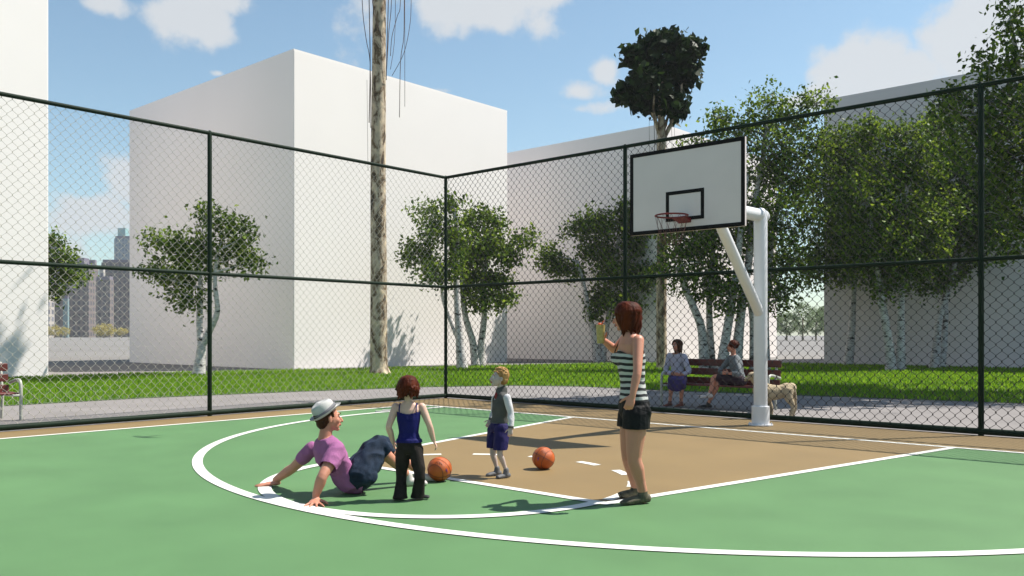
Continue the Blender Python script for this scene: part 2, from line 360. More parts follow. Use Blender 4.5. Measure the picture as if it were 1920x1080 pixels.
block('greyish white block in shade behind the dense birches at the right', -16.6, 12, 41.7, 55, 12.9, M['wallg'])

# ------------------------------------------------------------------ chain link fence
def chainlink(L, H, w=.1493, hz=.157, r=.0046):
    """mesh in the x-z plane from x=0..L; woven zigzag wires with real hooks at each crossing"""
    V = []; F = []; nz_ = int(H / (hz / 2)) + 1; ns = int(L / w) * 2 + 1
    prof = []
    for i in range(nz_):
        z = i * hz / 2; s = 1 if i % 2 else -1
        prof.append((s, z - .008)); prof.append((s, z + .008))
    prof = [p for p in prof if 0 <= p[1] <= H]
    q = [(0, r), (r, 0), (0, -r), (-r, 0)]
    base = []
    for k in range(int(L / (w / 2)) + 1):
        xc = k * w / 2; sg = 1 if k % 2 else -1
        o = len(V)
        for s, z in prof:
            x = xc + s * sg * (w / 4 + .003); y = s * sg * r * .8
            jx = rnd.uniform(-.003, .003)
            for a, b in q: V.append((min(max(x + a + jx, 0), L), y + b, z))
        for i in range(len(prof) - 1):
            for j in range(4): F.append((o + i * 4 + j, o + i * 4 + (j + 1) % 4, o + (i + 1) * 4 + (j + 1) % 4, o + (i + 1) * 4 + j))
    return np.array(V), np.array(F)
FH = 4.93
def fence(label, org, axis, L, posts, corner, wm):
    f = thing('chain_link_fence', org, label, 'fence', 'chain-link fences of the court')
    ax = np.array(axis); ay = np.array((-axis[1], axis[0], 0))
    V, F = chainlink(L, FH - .03, r=.0042 if corner else .0056); V = V[:, :1] * ax + V[:, 1:2] * ay + V[:, 2:] * np.array([0, 0, 1.]) + np.array([0, 0, .02])
    mesh_obj('wire_mesh', V, F, wm, f)
    def rail(nm, z, r): mb = MB(); mb.tube([ax * 0 + (0, 0, z), ax * L * .5 + (0, 0, z), ax * L + (0, 0, z)], [r] * 3, n=12); mb.build(nm, M['post'], f, smooth=True)
    rail('top_rail', FH, .034); rail('middle_rail', 2.48, .032); rail('bottom_rail', .055, .045)
    for p in posts:
        mb = MB(); P = ax * p; mb.tube([P + (0, 0, .0), P + (0, 0, 2.5), P + (0, 0, FH + .01)], [.038] * 3, n=14, caps=True); po = mb.build('post', M['post'], f, smooth=True)
    return f
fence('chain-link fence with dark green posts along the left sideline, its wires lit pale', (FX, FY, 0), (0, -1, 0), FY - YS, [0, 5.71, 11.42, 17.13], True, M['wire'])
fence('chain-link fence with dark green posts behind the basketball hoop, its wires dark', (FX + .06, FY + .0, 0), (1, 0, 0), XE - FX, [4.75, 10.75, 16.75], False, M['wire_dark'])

# ------------------------------------------------------------------ basketball hoop
hp = thing('basketball_hoop', G(1426, 797), 'white pole basketball hoop with black-edged backboard and red rim', 'basketball hoop')
def W(*p): return np.array(p, float)
hb = np.array(hp.location)
BYd = 10.55; by = BYd - hb[1]; bxc = -6.14 - hb[0]
mb = MB(); mb.tube([(0, 0, .0), (0, 0, 1.7), (0, 0, 3.30)], [.105] * 3, n=28, caps=True); mb.build('pole', M['pole'], hp, smooth=True)
mb = MB(); mb.tube([(0, 0, .0), (0, 0, .295), (0, 0, .30)], [.137, .137, .133], n=28, caps=False); mb.tube([(0, 0, .0), (0, 0, .018), (0, 0, .02)], [.19, .19, .188], n=28, caps=False); o = mb.build('base_sleeve', M['pole'], hp, smooth=False, bevel=.004)
for k in range(6):
    b2 = MB(); a = k * math.pi / 3 + .3; b2.tube([(.165 * math.cos(a), .165 * math.sin(a), .015), (.165 * math.cos(a), .165 * math.sin(a), .045)], [.013, .011], n=6, caps=False); b2.build('anchor_bolt', M['pole'], o)
mb = MB(); mb.tube([(0, .10, 3.28), (0, 0, 3.28), (bxc * .5, by * .5, 3.28), (bxc, by + .128, 3.28)], [.10] * 4, n=24); mb.build('horizontal_arm', M['pole'], hp, smooth=True)
mb = MB(); mb.tube([(0, -.01, 1.72), (bxc * .6, -1.42, 3.24)], [.082, .082], n=24); mb.build('diagonal_brace', M['pole'], hp, smooth=True)
bz0, bz1 = 2.85, 4.03; bw = 1.80
bd = MB(); bd.box((bxc, by, (bz0 + bz1) / 2), (bw, .045, bz1 - bz0)); bo = bd.build('backboard', M['board'], hp, bevel=.004)
mk = MB(); yy = by - .0245; fr = .055
def frame(x0, x1, z0, z1, t):
    mk.box(((x0 + x1) / 2, yy, z0 + t / 2), (x1 - x0, .004, t)); mk.box(((x0 + x1) / 2, yy, z1 - t / 2), (x1 - x0, .004, t))
    mk.box((x0 + t / 2, yy, (z0 + z1) / 2), (t, .004, z1 - z0 - 2 * t)); mk.box((x1 - t / 2, yy, (z0 + z1) / 2), (t, .004, z1 - z0 - 2 * t))
frame(bxc - bw / 2, bxc + bw / 2, bz0, bz1, fr); frame(bxc - .30, bxc + .30, 3.0, 3.42, .05)
mk.build('black_lines', M['black'], bo)
rc = W(bxc + .0, by - .15 - .22, 3.03); th = np.linspace(0, 2 * np.pi, 41)
mb = MB(); mb.tube([rc + .218 * W(math.cos(t), math.sin(t), 0) for t in th], [.0115] * 41, n=8, caps=False)
mb.tube([rc + W(-.07, .21, -.01), rc + W(-.07, .345, -.01)], [.012] * 2, n=8); mb.tube([rc + W(.07, .21, -.01), rc + W(.07, .345, -.01)], [.012] * 2, n=8)
mb.add([rc + W(-.10, .17, -.004), rc + W(.10, .17, -.004), rc + W(.10, .35, -.004), rc + W(-.10, .35, -.004), rc + W(-.10, .17, -.012), rc + W(.10, .17, -.012), rc + W(.10, .35, -.06), rc + W(-.10, .35, -.06)], [(0, 1, 2, 3), (7, 6, 5, 4), (0, 4, 5, 1), (1, 5, 6, 2), (2, 6, 7, 3), (3, 7, 4, 0)])
mb.box(rc + W(0, .348, -.025), (.20, .008, .085)); ro = mb.build('rim', M['rim'], hp, smooth=False)
mb = MB(); nn = 12
for k in range(nn):
    for s in (1, -1):
        pts = []
        for i in range(9):
            f = i / 8; a = 2 * math.pi * (k + s * f * 1.5) / nn; r = .222 * (1 - f) ** .6 * .45 + .222 * .55 - .02 * f
            pts.append(rc + W(r * math.cos(a), r * math.sin(a), -.40 * f))
        mb.tube(pts, [.0028] * 9, n=4, caps=False)
mb.build('net', M['net'], ro)

# ------------------------------------------------------------------ basketballs
def ballmat():
    m = mat('basketball_skin', (.42, .082, .010), .42, .22, 7, .35, 260, spec=.4); return m
M['ball'] = ballmat(); M['seam'] = mat('ball_seam', (.015, .01, .01), .6, .1, 9); M['mark'] = mat('ball_mark_purple', (.06, .01, .20), .5, .1, 9)
def ball(loc, label, rot):
    R = .118; b = thing('basketball', (loc[0], loc[1], R), label, 'basketball', 'basketballs on the court'); b.rotation_euler = rot
    mb = MB(); V, F = ell((0, 0, 0), ((R, 0, 0), (0, R, 0), (0, 0, R)), 48, 28); mb.add(V, F); mb.build('ball_skin', M['ball'], b, smooth=True)
    s = MB(); rr = R * 1.0
    def curve(fn): 
        pts = [nrm(fn(t)) * rr for t in np.linspace(0, 2 * np.pi, 65)]; s.tube(pts, [.0022] * 65, n=6, caps=False)
    curve(lambda t: W(math.cos(t), math.sin(t), 0)); curve(lambda t: W(math.cos(t), 0, math.sin(t)))
    for q in (1, -1):
        curve(lambda t: W(math.sin(t) * .75, q * .72, math.cos(t) * .75) if False else W(.80 * math.cos(t), q * (.62 + .22 * math.cos(2 * t)), .62 * math.sin(t)))
    s.build('seam', M['seam'], b, smooth=True)
    return b
def ballmarks(b, v1, v2):
    """little logo strokes wrapped on the skin: three slanted black strokes and a purple upright one"""
    R = .1186
    def stroke(mb, c, a, l, w):
        c = nrm(c); e = nrm(np.cross(c, (0, 0, 1))); u = np.cross(e, c); d = e * math.cos(a) + u * math.sin(a)
        mb.tube([nrm(c + d * l * t) * R for t in (-.5, -.25, 0, .25, .5)], [w] * 5, n=5)
    inv = b.rotation_euler.to_matrix().inverted()
    m1 = MB(); c = W(*(inv @ Vector(v1)))
    e = nrm(np.cross(c, (0, 0, 1)))
    for k in (-1.5, -.5, .5, 1.5): stroke(m1, c + e * k * .13, 1.15 + .25 * (k % 2), .22, .0024)
    m1.build('black_logo', M['seam'], b, smooth=True)
    m2 = MB(); c = W(*(inv @ Vector(v2))); stroke(m2, c, 1.5, .30, .0035); stroke(m2, c + e * .05, .3, .12, .0025); m2.build('purple_mark', M['mark'], b, smooth=True)
CAMD = -FV
p = G(824, 903); p += FV * .02
b = ball(p, 'orange basketball lying beside the sitting man\'s white shoes', (.5, .3, .4)); ballmarks(b, CAMD * .7 + UP * .55, CAMD * .75 + RV * .62)
p = G(1019, 880)
b = ball(p, 'orange basketball lying alone on the tan key between boy and woman', (.2, .5, 1.5)); ballmarks(b, CAMD * .7 + UP * .6, CAMD * .8 - RV * .45 + UP * .05)

# ------------------------------------------------------------------ benches
def bench(loc, rotz, label):
    b = thing('park_bench', loc, label, 'bench', 'park benches with red slats', rotz)     # local: x = along, -y = front
    Lh = 1.12; tilt = .17
    for k, z in enumerate((.50, .68, .86)):
        y = .22 + (z - .45) * tilt
        mb = MB(); mb.box((0, y, z), (2 * Lh, .035, .135)); mb.build('back_slat', M['benchw'], b, bevel=.012)
    for y in (-.20, -.06, .08): mb = MB(); mb.box((0, y, .435), (2 * Lh, .125, .035)); mb.build('seat_slat', M['benchw'], b, bevel=.012)
    for s in (-1, 1):
        x = s * (Lh + .01)
        mb = MB(); mb.tube([(x, -.30, 0), (x, -.30, .30), (x, -.295, .56), (x, -.25, .645), (x, -.16, .66), (x, .0, .64), (x, .20, .60)], [.026] * 7, n=10, sub=3); mb.build('arm_frame', M['benchm'], b, smooth=True)
        mb = MB(); x2 = s * (Lh - .10); mb.tube([(x2, .27, 0), (x2, .22, .36), (x2, .245, .50), (x2, .32, .93)], [.024] * 4, n=10, sub=2)
        mb.tube([(x2, -.30, .405), (x2, .22, .405)], [.02] * 2, n=8); mb.tube([(x, -.30, .405), (x2, -.30, .405)], [.02] * 2, n=8)
        mb.build('back_leg', M['benchm'], b, smooth=True)
    return b
b1 = bench((-8.10, 15.22, 0), 0, 'dark red slatted bench with pale metal arms, two women sitting on it')
def copy_thing(src, loc, rotz, label):
    r = src.copy(); COL.objects.link(r); r.location = loc; r.rotation_euler = (0, 0, rotz); r['label'] = label
    for ch in src.children:
        c = ch.copy(); COL.objects.link(c); c.parent = r
    return r
q = G(38, 787)
copy_thing(b1, (q.x - .30, q.y - 1.12, 0), math.pi / 2, 'empty red slatted bench cut off by the left frame edge, behind the left fence')

# ------------------------------------------------------------------ trees
def leaves(centers, n_each, spread, size, rs, droop=.3, elong=.55):
    C = np.repeat(centers, n_each, 0); n = len(C)
    P = C + rs.normal(0, 1, (n, 3)) * spread
    a = rs.normal(0, 1, (n, 3)); a[:, 2] -= droop; a /= np.linalg.norm(a, axis=1)[:, None]
    b = rs.normal(0, 1, (n, 3)); b -= a * (a * b).sum(1)[:, None]; b /= np.linalg.norm(b, axis=1)[:, None]; c = np.cross(a, b)
    s = (size * rs.uniform(.6, 1.3, n))[:, None]
    V = np.stack([P - a * s * .5, P + b * s * elong * .5 + c * s * .10, P + a * s * .5, P - b * s * elong * .5 + c * s * .10], 1).reshape(-1, 3)
    i = np.arange(n) * 4; return V, np.c_[i, i + 1, i + 2, i + 3]
def tree(name, label, cat, group, base, Z, stems, clumps, leaf, bark, lsize, dens, seed, twig=.028, spreadf=.16, roots=None, depthf=.9, cs=1.12, elong=.6):
    """stems: [(pts[(u,v,dz)], r_px0, r_px1)]; clumps: [(u,v,ru,rv,dz)] measured on the photo at the tree's distance"""
    rs = np.random.default_rng(seed); rr = random.Random(seed)
    px = Z / FPX; bp = U(base[0], base[1], Z); bp.z = 0
    t = thing(name, bp, label, cat, group)
    mb = MB(); nodes = []
    for pts, r0, r1 in stems:
        P = [U(u, v, Z + dz) for u, v, dz in pts]
        if pts[0][1] >= base[1] - 12: P[0].z = -.05
        n = len(P); R = [(r0 + (r1 - r0) * i / (n - 1)) * px for i in range(n)]
        if P[0].z < 0: R[0] *= 1.35
        mb.tube(P, R, n=12, sub=5)
        for i in range(1, n):
            for f in (0, .33, .66, 1): nodes.append((P[i - 1].lerp(P[i], f), R[i]))
    cen = []
    for u, v, ru, rv, dz in clumps:
        c = U(u, v, Z + dz); ra, rb = ru * px, rv * px; rc_ = (ra + rb) / 2 * depthf
        cands = [q for q in nodes if q[0].z < c.z + .2] or nodes
        st = min(cands, key=lambda q: (q[0] - c).length + .6 * abs(q[0].z - (c.z - (q[0] - c).xy.length * .5)))
        r_ = min(st[1] * .6, .06 + .02 * rb)
        mid = st[0].lerp(c, .5) + Vector((rr.uniform(-.1, .1), rr.uniform(-.1, .1), rr.uniform(-.15, .1))) * ra
        mb.tube([st[0], mid, c], [r_, r_ * .7, r_ * .35], n=7, sub=3)
        ra *= cs; rb *= cs; rc_ *= cs; vol = ra * rb * rc_; ntw = max(14, int(dens * (vol ** (2 / 3)) * 62))
        d = rs.normal(0, 1, (ntw, 3)); d /= np.linalg.norm(d, axis=1)[:, None]; rad = rs.uniform(.15, 1, ntw) ** .45
        for k in range(3):
            ph = rs.uniform(0, 6.28, 3); rad *= 1 + .13 * np.sin(d @ rs.normal(0, 3, 3) + ph[0])
        d *= rad[:, None]
        rv_ = np.array(RV); fv = np.array(FV); C = np.array(c) + d[:, :1] * ra * rv_ + d[:, 1:2] * rc_ * fv + d[:, 2:] * rb * np.array([0, 0, 1.])
        cen.append(C)
        for k in range(0, ntw, max(1, ntw // 12)):
            e = C[k]; m_ = (np.array(c) + e) / 2 + rs.normal(0, .05, 3) * ra
            mb.tube([np.array(c), m_, e], [r_ * .35, r_ * .25, .006], n=5, caps=False)
    tr = mb.build('trunk', bark, t, world=True, smooth=True)
    if roots:
        rb_ = MB()
        for pts, r in roots:
            rb_.tube([U(u, v, Z + dz) for u, v, dz in pts], [r * .65] * len(pts), n=5, caps=False, sub=4)
        rb_.build('aerial_roots', M['root'], t, world=True, smooth=True)
    C = np.concatenate(cen); V, F = leaves(C, 20, lsize * spreadf / .1, lsize * 1.38, rs, elong=elong)
    mesh_obj('crown', V, F, leaf, t, world=True)
    return t
BG = 'birches around the court'
BL, BB = M['birch_leaf'], M['birch']
tree('birch_tree', 'small two-stemmed birch in front of the corner block, left of the thick trunk', 'tree', BG, (372, 703), 30.2,
     [([(372, 703, 0), (376, 670, 0), (379, 645, 0)], 10, 8.5), ([(378, 650, 0), (374, 600, .1), (376, 540, .2), (372, 470, .3)], 7.5, 3), ([(379, 648, 0), (398, 610, -.1), (408, 580, -.2), (403, 530, -.3), (408, 470, -.3)], 7, 3)],
     [(305, 450, 38, 24, .2), (350, 470, 50, 35, -.3), (285, 510, 34, 22, 0), (335, 520, 50, 34, .6), (360, 560, 42, 26, -.2), (385, 410, 18, 22, 0), (425, 430, 38, 34, .3), (458, 440, 26, 30, -.3), (440, 480, 42, 32, .4), (474, 490, 26, 22, 0), (395, 500, 34, 26, .6), (382, 465, 30, 30, -.5)], BL, BB, .125, 1.5, 1, cs=.84)
tree('birch_tree', 'birch mostly hidden behind the left block, leaves poking into the skyline gap', 'tree', BG, (62, 668), 50,
     [([(62, 668, 0), (66, 600, 0), (70, 520, 0), (74, 450, 0)], 9, 3)],
     [(110, 500, 34, 30, 0), (140, 515, 30, 18, .4), (104, 545, 26, 26, 0), (100, 450, 14, 12, 0), (60, 480, 40, 50, 0), (125, 480, 20, 14, 0)], BL, BB, .17, .9, 2, cs=.80)
tree('birch_tree', 'leaning birch nearest the fence corner, white stem in front of the corner block', 'tree', BG, (867, 692), 35.5,
     [([(867, 692, 0), (862, 640, 0), (858, 580, 0), (856, 510, .2), (856, 430, .2), (850, 390, .2)], 8.5, 3.5), ([(862, 640, 0), (845, 600, .3), (831, 560, .4), (828, 520, .5)], 5.5, 3)],
     [(845, 385, 18, 20, .2), (800, 395, 38, 18, .3), (815, 430, 42, 28, 0), (790, 480, 40, 38, .4), (815, 510, 38, 34, -.3), (765, 480, 18, 22, 0), (855, 450, 34, 36, .3), (850, 500, 28, 30, -.2)], BL, BB, .13, 1.5, 3, cs=.84)
tree('birch_tree', 'V-shaped twin-stemmed birch with a wide crown, between fence corner and boy', 'tree', BG, (896, 686), 39,
     [([(893, 686, 0), (886, 640, 0), (872, 590, 0), (866, 520, 0), (874, 450, 0)], 7.5, 3.5), ([(900, 686, .1), (903, 640, .1), (908, 590, .1), (905, 540, .2), (915, 470, .2)], 7.5, 3.5)],
     [(890, 410, 40, 26, 0), (930, 420, 30, 22, .4), (905, 455, 48, 32, -.4), (880, 500, 36, 34, .5), (945, 470, 44, 30, 0), (985, 450, 26, 18, .3), (920, 520, 48, 30, .4), (900, 560, 40, 26, -.4), (945, 560, 30, 18, 0), (880, 550, 22, 22, 0)], BL, BB, .14, 1.5, 4, cs=.84)
tree('birch_tree', 'birch whose white stem stands behind the raised drinking glass', 'tree', BG, (1124, 676), 45,
     [([(1121, 676, 0), (1114, 630, 0), (1104, 590, 0), (1096, 540, 0), (1082, 490, 0)], 7.5, 3), ([(1128, 676, .2), (1134, 630, .2), (1142, 590, .2), (1150, 530, .3), (1160, 450, .3)], 7, 3)],
     [(1035, 480, 30, 26, 0), (1060, 505, 44, 18, .3), (1085, 430, 34, 22, .3), (1125, 420, 40, 30, -.3), (1120, 470, 48, 28, .4), (1150, 510, 46, 30, 0), (1130, 560, 40, 30, .4), (1165, 570, 40, 26, -.3), (1190, 450, 34, 38, .2), (1110, 590, 20, 14, 0), (1175, 400, 28, 28, 0), (1205, 520, 36, 34, 0)], BL, BB, .15, 1.5, 5, cs=.84)
tree('birch_tree', 'clump of thick white birch stems directly behind the two-woman bench', 'tree', BG, (1362, 692), 33.5,
     [([(1322, 690, 0), (1316, 620, 0), (1300, 575, 0), (1283, 535, 0), (1278, 500, 0)], 9, 5), ([(1334, 690, .3), (1331, 620, .4), (1330, 560, .5), (1336, 480, .6), (1345, 400, .6)], 7.5, 4),
      ([(1354, 692, -.3), (1360, 640, -.3), (1372, 570, -.3), (1382, 500, -.3), (1390, 420, -.4), (1400, 330, -.4)], 10, 4), ([(1378, 692, 0), (1386, 620, 0), (1393, 560, .1), (1404, 490, .2), (1412, 400, .2), (1430, 300, .2), (1436, 230, .2)], 10, 4),
      ([(1412, 690, .4), (1410, 600, .4), (1400, 540, .4)], 6, 4), ([(1437, 690, .5), (1436, 600, .5), (1442, 520, .5), (1450, 430, .4), (1470, 330, .3)], 6.5, 3.5)],
     [(1440, 200, 36, 28, 0), (1480, 230, 44, 30, .5), (1530, 195, 34, 18, 0), (1350, 225, 26, 18, 0), (1375, 250, 40, 26, .4), (1440, 270, 50, 36, -.4), (1430, 340, 60, 46, .6), (1490, 320, 48, 46, 0), (1470, 400, 60, 46, -.6), (1420, 440, 60, 44, .6), (1300, 450, 56, 34, 0), (1340, 480, 56, 34, .7), (1270, 500, 44, 34, -.4), (1320, 535, 56, 30, .3), (1370, 560, 44, 26, -.6), (1470, 500, 54, 44, .5), (1460, 560, 30, 28, 0), (1260, 430, 34, 22, .6), (1350, 420, 60, 34, .2), (1320, 275, 40, 14, 0), (1530, 280, 22, 24, 0)], BL, BB, .12, 1.1, 6)
tree('birch_tree', 'thin birch stem left of the right-hand birches, in front of the shaded block', 'tree', BG, (1592, 683), 40,
     [([(1590, 683, 0), (1597, 620, 0), (1600, 560, 0), (1605, 480, 0)], 7.5, 4)],
     [(1560, 350, 50, 46, 0), (1600, 430, 50, 44, .6), (1550, 450, 44, 44, 0), (1595, 500, 40, 30, 0), (1600, 300, 44, 46, .4), (1555, 270, 34, 28, .3), (1530, 500, 34, 26, 0)], BL, BB, .13, 1.25, 7)
tree('birch_tree', 'birch with two spotted white stems crossing near the base, behind the path at right', 'tree', BG, (1680, 695), 33.8,
     [([(1671, 696, 0), (1666, 640, 0), (1652, 560, 0), (1644, 500, 0), (1633, 440, 0), (1625, 360, 0)], 8.5, 4.5), ([(1688, 697, .2), (1689, 620, .2), (1690, 540, .3), (1694, 460, .3), (1700, 360, .3)], 8, 4)],
     [(1625, 250, 46, 26, 0), (1660, 320, 60, 44, .5), (1620, 380, 50, 46, -.5), (1690, 400, 60, 50, .5), (1650, 470, 56, 44, -.3), (1700, 490, 60, 42, .4), (1720, 300, 48, 40, 0), (1610, 480, 36, 36, .4), (1690, 250, 40, 18, .2), (1670, 535, 34, 22, 0), (1735, 440, 44, 44, 0)], BL, BB, .125, 1.3, 8)
tree('birch_tree', 'birch with a slanting right stem between the crossed birch and the fence post at right', 'tree', BG, (1757, 690), 36,
     [([(1752, 692, 0), (1757, 640, 0), (1763, 590, 0), (1782, 530, 0), (1795, 470, 0)], 7.5, 4), ([(1764, 692, .3), (1771, 620, .3), (1772, 550, .3), (1766, 470, .3), (1770, 380, .3)], 6.5, 3.5)],
     [(1770, 250, 50, 40, 0), (1800, 330, 56, 44, .5), (1770, 400, 60, 44, -.4), (1830, 430, 50, 40, .3), (1780, 490, 56, 38, .4), (1745, 520, 40, 30, 0), (1850, 380, 40, 50, -.3), (1740, 340, 40, 40, .5)], BL, BB, .13, 1.3, 9)
tree('birch_tree', 'tallest birch, its airy top reaching the upper right corner of the photo', 'tree', BG, (2000, 735), 21.5,
     [([(2000, 735, 0), (1990, 620, 0), (1970, 480, 0), (1950, 330, .1), (1920, 180, .2), (1895, 40, .2)], 13, 3)],
     [(1895, 30, 34, 36, 0), (1900, 110, 40, 34, .2), (1855, 120, 24, 34, 0), (1870, 190, 50, 36, .4), (1800, 215, 44, 26, 0), (1780, 185, 30, 14, .2), (1920, 230, 66, 46, -.4), (1850, 280, 66, 46, .4), (1930, 330, 80, 56, 0), (1900, 410, 60, 34, .5), (1990, 250, 80, 70, 0), (2040, 350, 80, 70, 0), (2000, 440, 60, 40, .3), (1900, 470, 26, 16, 0)], BL, BB, .11, 1.15, 10, cs=1.2)
FG = 'tall fig trees with aerial roots'
FLm, FB = M['fig_leaf'], M['fig']
def hang(u0, v0, u1, v1, v2, dz): return ([(u0, v0, dz), (u1, v1, dz), (u1 + (u1 - u0) * .1, v2, dz)], .017)
tree('fig_tree', 'thick mottled bare trunk rising out of the top of the photo, with hanging roots', 'tree', FG, (712, 702), 31,
     [([(712, 702, 0), (711, 690, 0), (710, 660, 0), (710, 500, 0), (709, 350, 0), (710, 200, 0), (711, 60, 0), (712, -60, 0), (714, -200, 0), (716, -300, 0)], 18, 10),
      ([(713, -60, 0), (750, -170, .3), (780, -270, .5)], 6, 3), ([(712, -60, 0), (680, -170, -.3), (665, -260, -.3)], 6, 3)],
     [(742, -290, 60, 50, -1.2), (800, -250, 55, 45, -.9), (705, -240, 36, 36, -1.3), (755, -210, 50, 32, -.8), (790, -300, 50, 45, -1.6)], FLm, FB, .34, .8, 11,
     roots=[([(678, -160, -.3), (679, 0, -.3), (686, 70, -.3), (694, 120, -.35), (695, 240, -.35)], .02), ([(690, -160, -.35), (692, 0, -.35), (694, 120, -.35), (692, 230, -.35)], .026), ([(697, -160, -.4), (698, 0, -.4), (712, 60, -.4), (718, 70, -.4)], .022),
            ([(736, -160, .2), (734, 0, .2), (729, 60, .1), (725, 130, 0)], .02), ([(730, -160, -.2), (728, 0, -.2), (724, 150, -.2)], .025), ([(752, -160, .3), (751, 0, .3), (745, 30, .3), (735, 68, .2), (732, 105, .2)], .018),
            ([(760, -160, .3), (758, 0, .3), (757, 70, .3), (751, 115, .3), (749, 220, .3)], .02), ([(759, -160, .1), (759, 200, .1)], .014), ([(773, -160, 0), (771, 0, 0), (768, 50, 0), (757, 100, 0), (735, 142, 0)], .016), ([(740, -160, -.1), (741, 50, -.1), (732, 130, -.1)], .014), ([(688, 150, -.3), (690, 320, -.3)], .010)])
tree('fig_tree', 'tall slim fig tree with a dark round crown above the backboard', 'tree', FG, (1240, 692), 36,
     [([(1241, 692, 0), (1241, 680, 0), (1240, 600, 0), (1241, 450, 0), (1240, 300, 0), (1240, 262, 0)], 10.5, 8.5), ([(1241, 270, 0), (1240, 215, 0), (1240, 150, 0), (1238, 110, 0)], 8, 3),
      ([(1239, 262, 0), (1228, 225, 0), (1218, 195, .1), (1207, 180, .1)], 4, 2), ([(1243, 262, 0), (1262, 225, 0), (1276, 190, -.1), (1278, 160, -.1)], 4.5, 2), ([(1238, 250, 0), (1226, 210, -.3), (1228, 170, -.4)], 3, 1.5), ([(1243, 250, .2), (1256, 200, .4), (1250, 160, .5)], 3, 1.5)],
     [(1240, 75, 24, 18, 0), (1214, 90, 22, 18, 0.3), (1266, 85, 22, 20, -0.3), (1206, 118, 18, 20, 0), (1278, 118, 22, 22, 0.3), (1240, 115, 40, 28, 0), (1218, 150, 36, 30, -0.6), (1266, 150, 38, 32, 0.6), (1199, 155, 18, 20, 0), (1290, 140, 18, 20, 0), (1176, 178, 11, 11, 0), (1201, 190, 20, 14, 0), (1227, 192, 22, 16, 0.4), (1261, 195, 22, 18, -0.4), (1271, 205, 12, 12, 0), (1301, 92, 9, 8, 0), (1187, 105, 10, 8, 0)], FLm, FB, .28, 1.0, 12, spreadf=.065, cs=.78, elong=.62,
     roots=[([(1217, 200, -.3), (1218, 300, -.3)], .010), ([(1226, 215, -.4), (1228, 300, -.4)], .02), ([(1231, 220, -.4), (1232, 320, -.4)], .014), ([(1259, 225, -.2), (1260, 275, -.2)], .012), ([(1251, 215, -.3), (1250, 290, -.3)], .016), ([(1264, 215, .1), (1265, 262, .1)], .010)])

tree('fig_tree', 'tall fig tree just outside the right edge, its crown shading the lawn and path', 'tree', FG, (1990, 719), 25,
     [([(1990, 719, 0), (1988, 500, 0), (1986, 200, 0), (1984, -60, 0), (1982, -250, 0)], 14, 7)], [(1990, -260, 110, 60, 0), (1900, -220, 90, 50, .8), (2080, -230, 90, 60, -.6), (1960, -330, 90, 60, -1.2), (2040, -160, 60, 40, 1)], FLm, FB, .34, .5, 13)

tree('birch_tree', 'low birch outside the right edge, its shade falling across the path at right', 'tree', BG, (2085, 745.5), 19.4,
     [([(2085, 745.5, 0), (2080, 600, 0), (2078, 450, 0), (2080, 300, 0), (2085, 120, 0)], 13, 5)], [(2080, 60, 100, 80, 0), (2060, 180, 70, 60, .6), (2110, 240, 80, 70, -.6), (2080, 330, 60, 50, .3), (2180, 120, 90, 80, 0), (2190, 300, 90, 70, .5)], BL, BB, .12, .7, 14)
tree('fig_tree', 'second tall fig tree outside the right edge, its crown shading the path behind the hoop', 'tree', FG, (2010, 737.5), 20.8,
     [([(2010, 737.5, 0), (2008, 400, 0), (2006, 100, 0), (2004, -200, 0), (2002, -420, 0)], 14, 7)], [(2010, -450, 110, 70, 0), (1910, -420, 90, 60, .6), (2100, -400, 110, 60, -.4), (1960, -540, 100, 60, -.5), (2060, -330, 70, 40, .3), (2200, -480, 110, 70, .2), (1850, -500, 60, 40, 0)], FLm, FB, .34, .5, 15)

# ------------------------------------------------------------------ far skyline and far greenery
T1 = towermat('tower_brown', (.16, .12, .11), (.03, .03, .04), 2.4, 3.0); T2 = towermat('tower_pale', (.42, .38, .34), (.10, .10, .12), 3.2, 3.4)
T3 = towermat('tower_blue', (.20, .24, .28), (.05, .09, .13), 2.0, 3.0); T4 = mat('tower_plain', (.14, .12, .16), .7, .1, .1); T5 = mat('tower_teal', (.22, .38, .38), .5, .1, .1); T6 = mat('tower_teal_glass', (.16, .24, .25), .5, .1, .1)
def tower(u0, u1, v, Z, m, label, top=None, cap=None):
    a, c = U(u0, HZ, Z), U(u1, HZ, Z); wdt = (c - a).length; h = CH + (HZ - v) / FPX * Z; ctr = (a + c) / 2 + FV * wdt * .3; ctr.z = 0
    t = thing('skyscraper', ctr, label, 'skyscraper', 'far city towers', math.atan2(RV.y, RV.x))
    mb = MB(); mb.box((0, 0, h / 2), (wdt, wdt * .6, h)); mb.build('tower_wall', m, t)
    r = MB(); r.box((0, 0, h + .75), (wdt * .94, wdt * .54, 1.5)); r.build('roof', T4, t)
    if top: q = MB(); q.box((wdt * top[0], 0, h + 1.5 + top[2] / 2), (wdt * top[1], wdt * .3, top[2])); q.build('rooftop_plant', cap, t)
    return t
tower(84, 112, 464, 430, T4, 'dark plain tower at the left end of the skyline gap')
tower(100, 166, 500, 415, T1, 'wide brown tower behind the half-hidden birch leaves', (.1, .4, 3), T4)
tower(165, 178, 493, 425, T2, 'narrow pale tower at the middle of the skyline gap')
tower(180, 206, 524, 400, T1, 'lower brown tower with pale steps in the skyline gap', (-.2, .3, 4), T2)
tower(190, 250, 492, 450, T1, 'broad dark brown tower beside the corner block')
tower(214, 262, 447, 520, T3, 'tallest blue-grey tower with a teal rooftop box', (-.28, .3, 5), T5)
tower(118, 127, 560, 380, T6, 'thin teal glazed tower low in the skyline gap')
tower(60, 92, 540, 400, T2, 'pale tower mostly hidden by the left block')
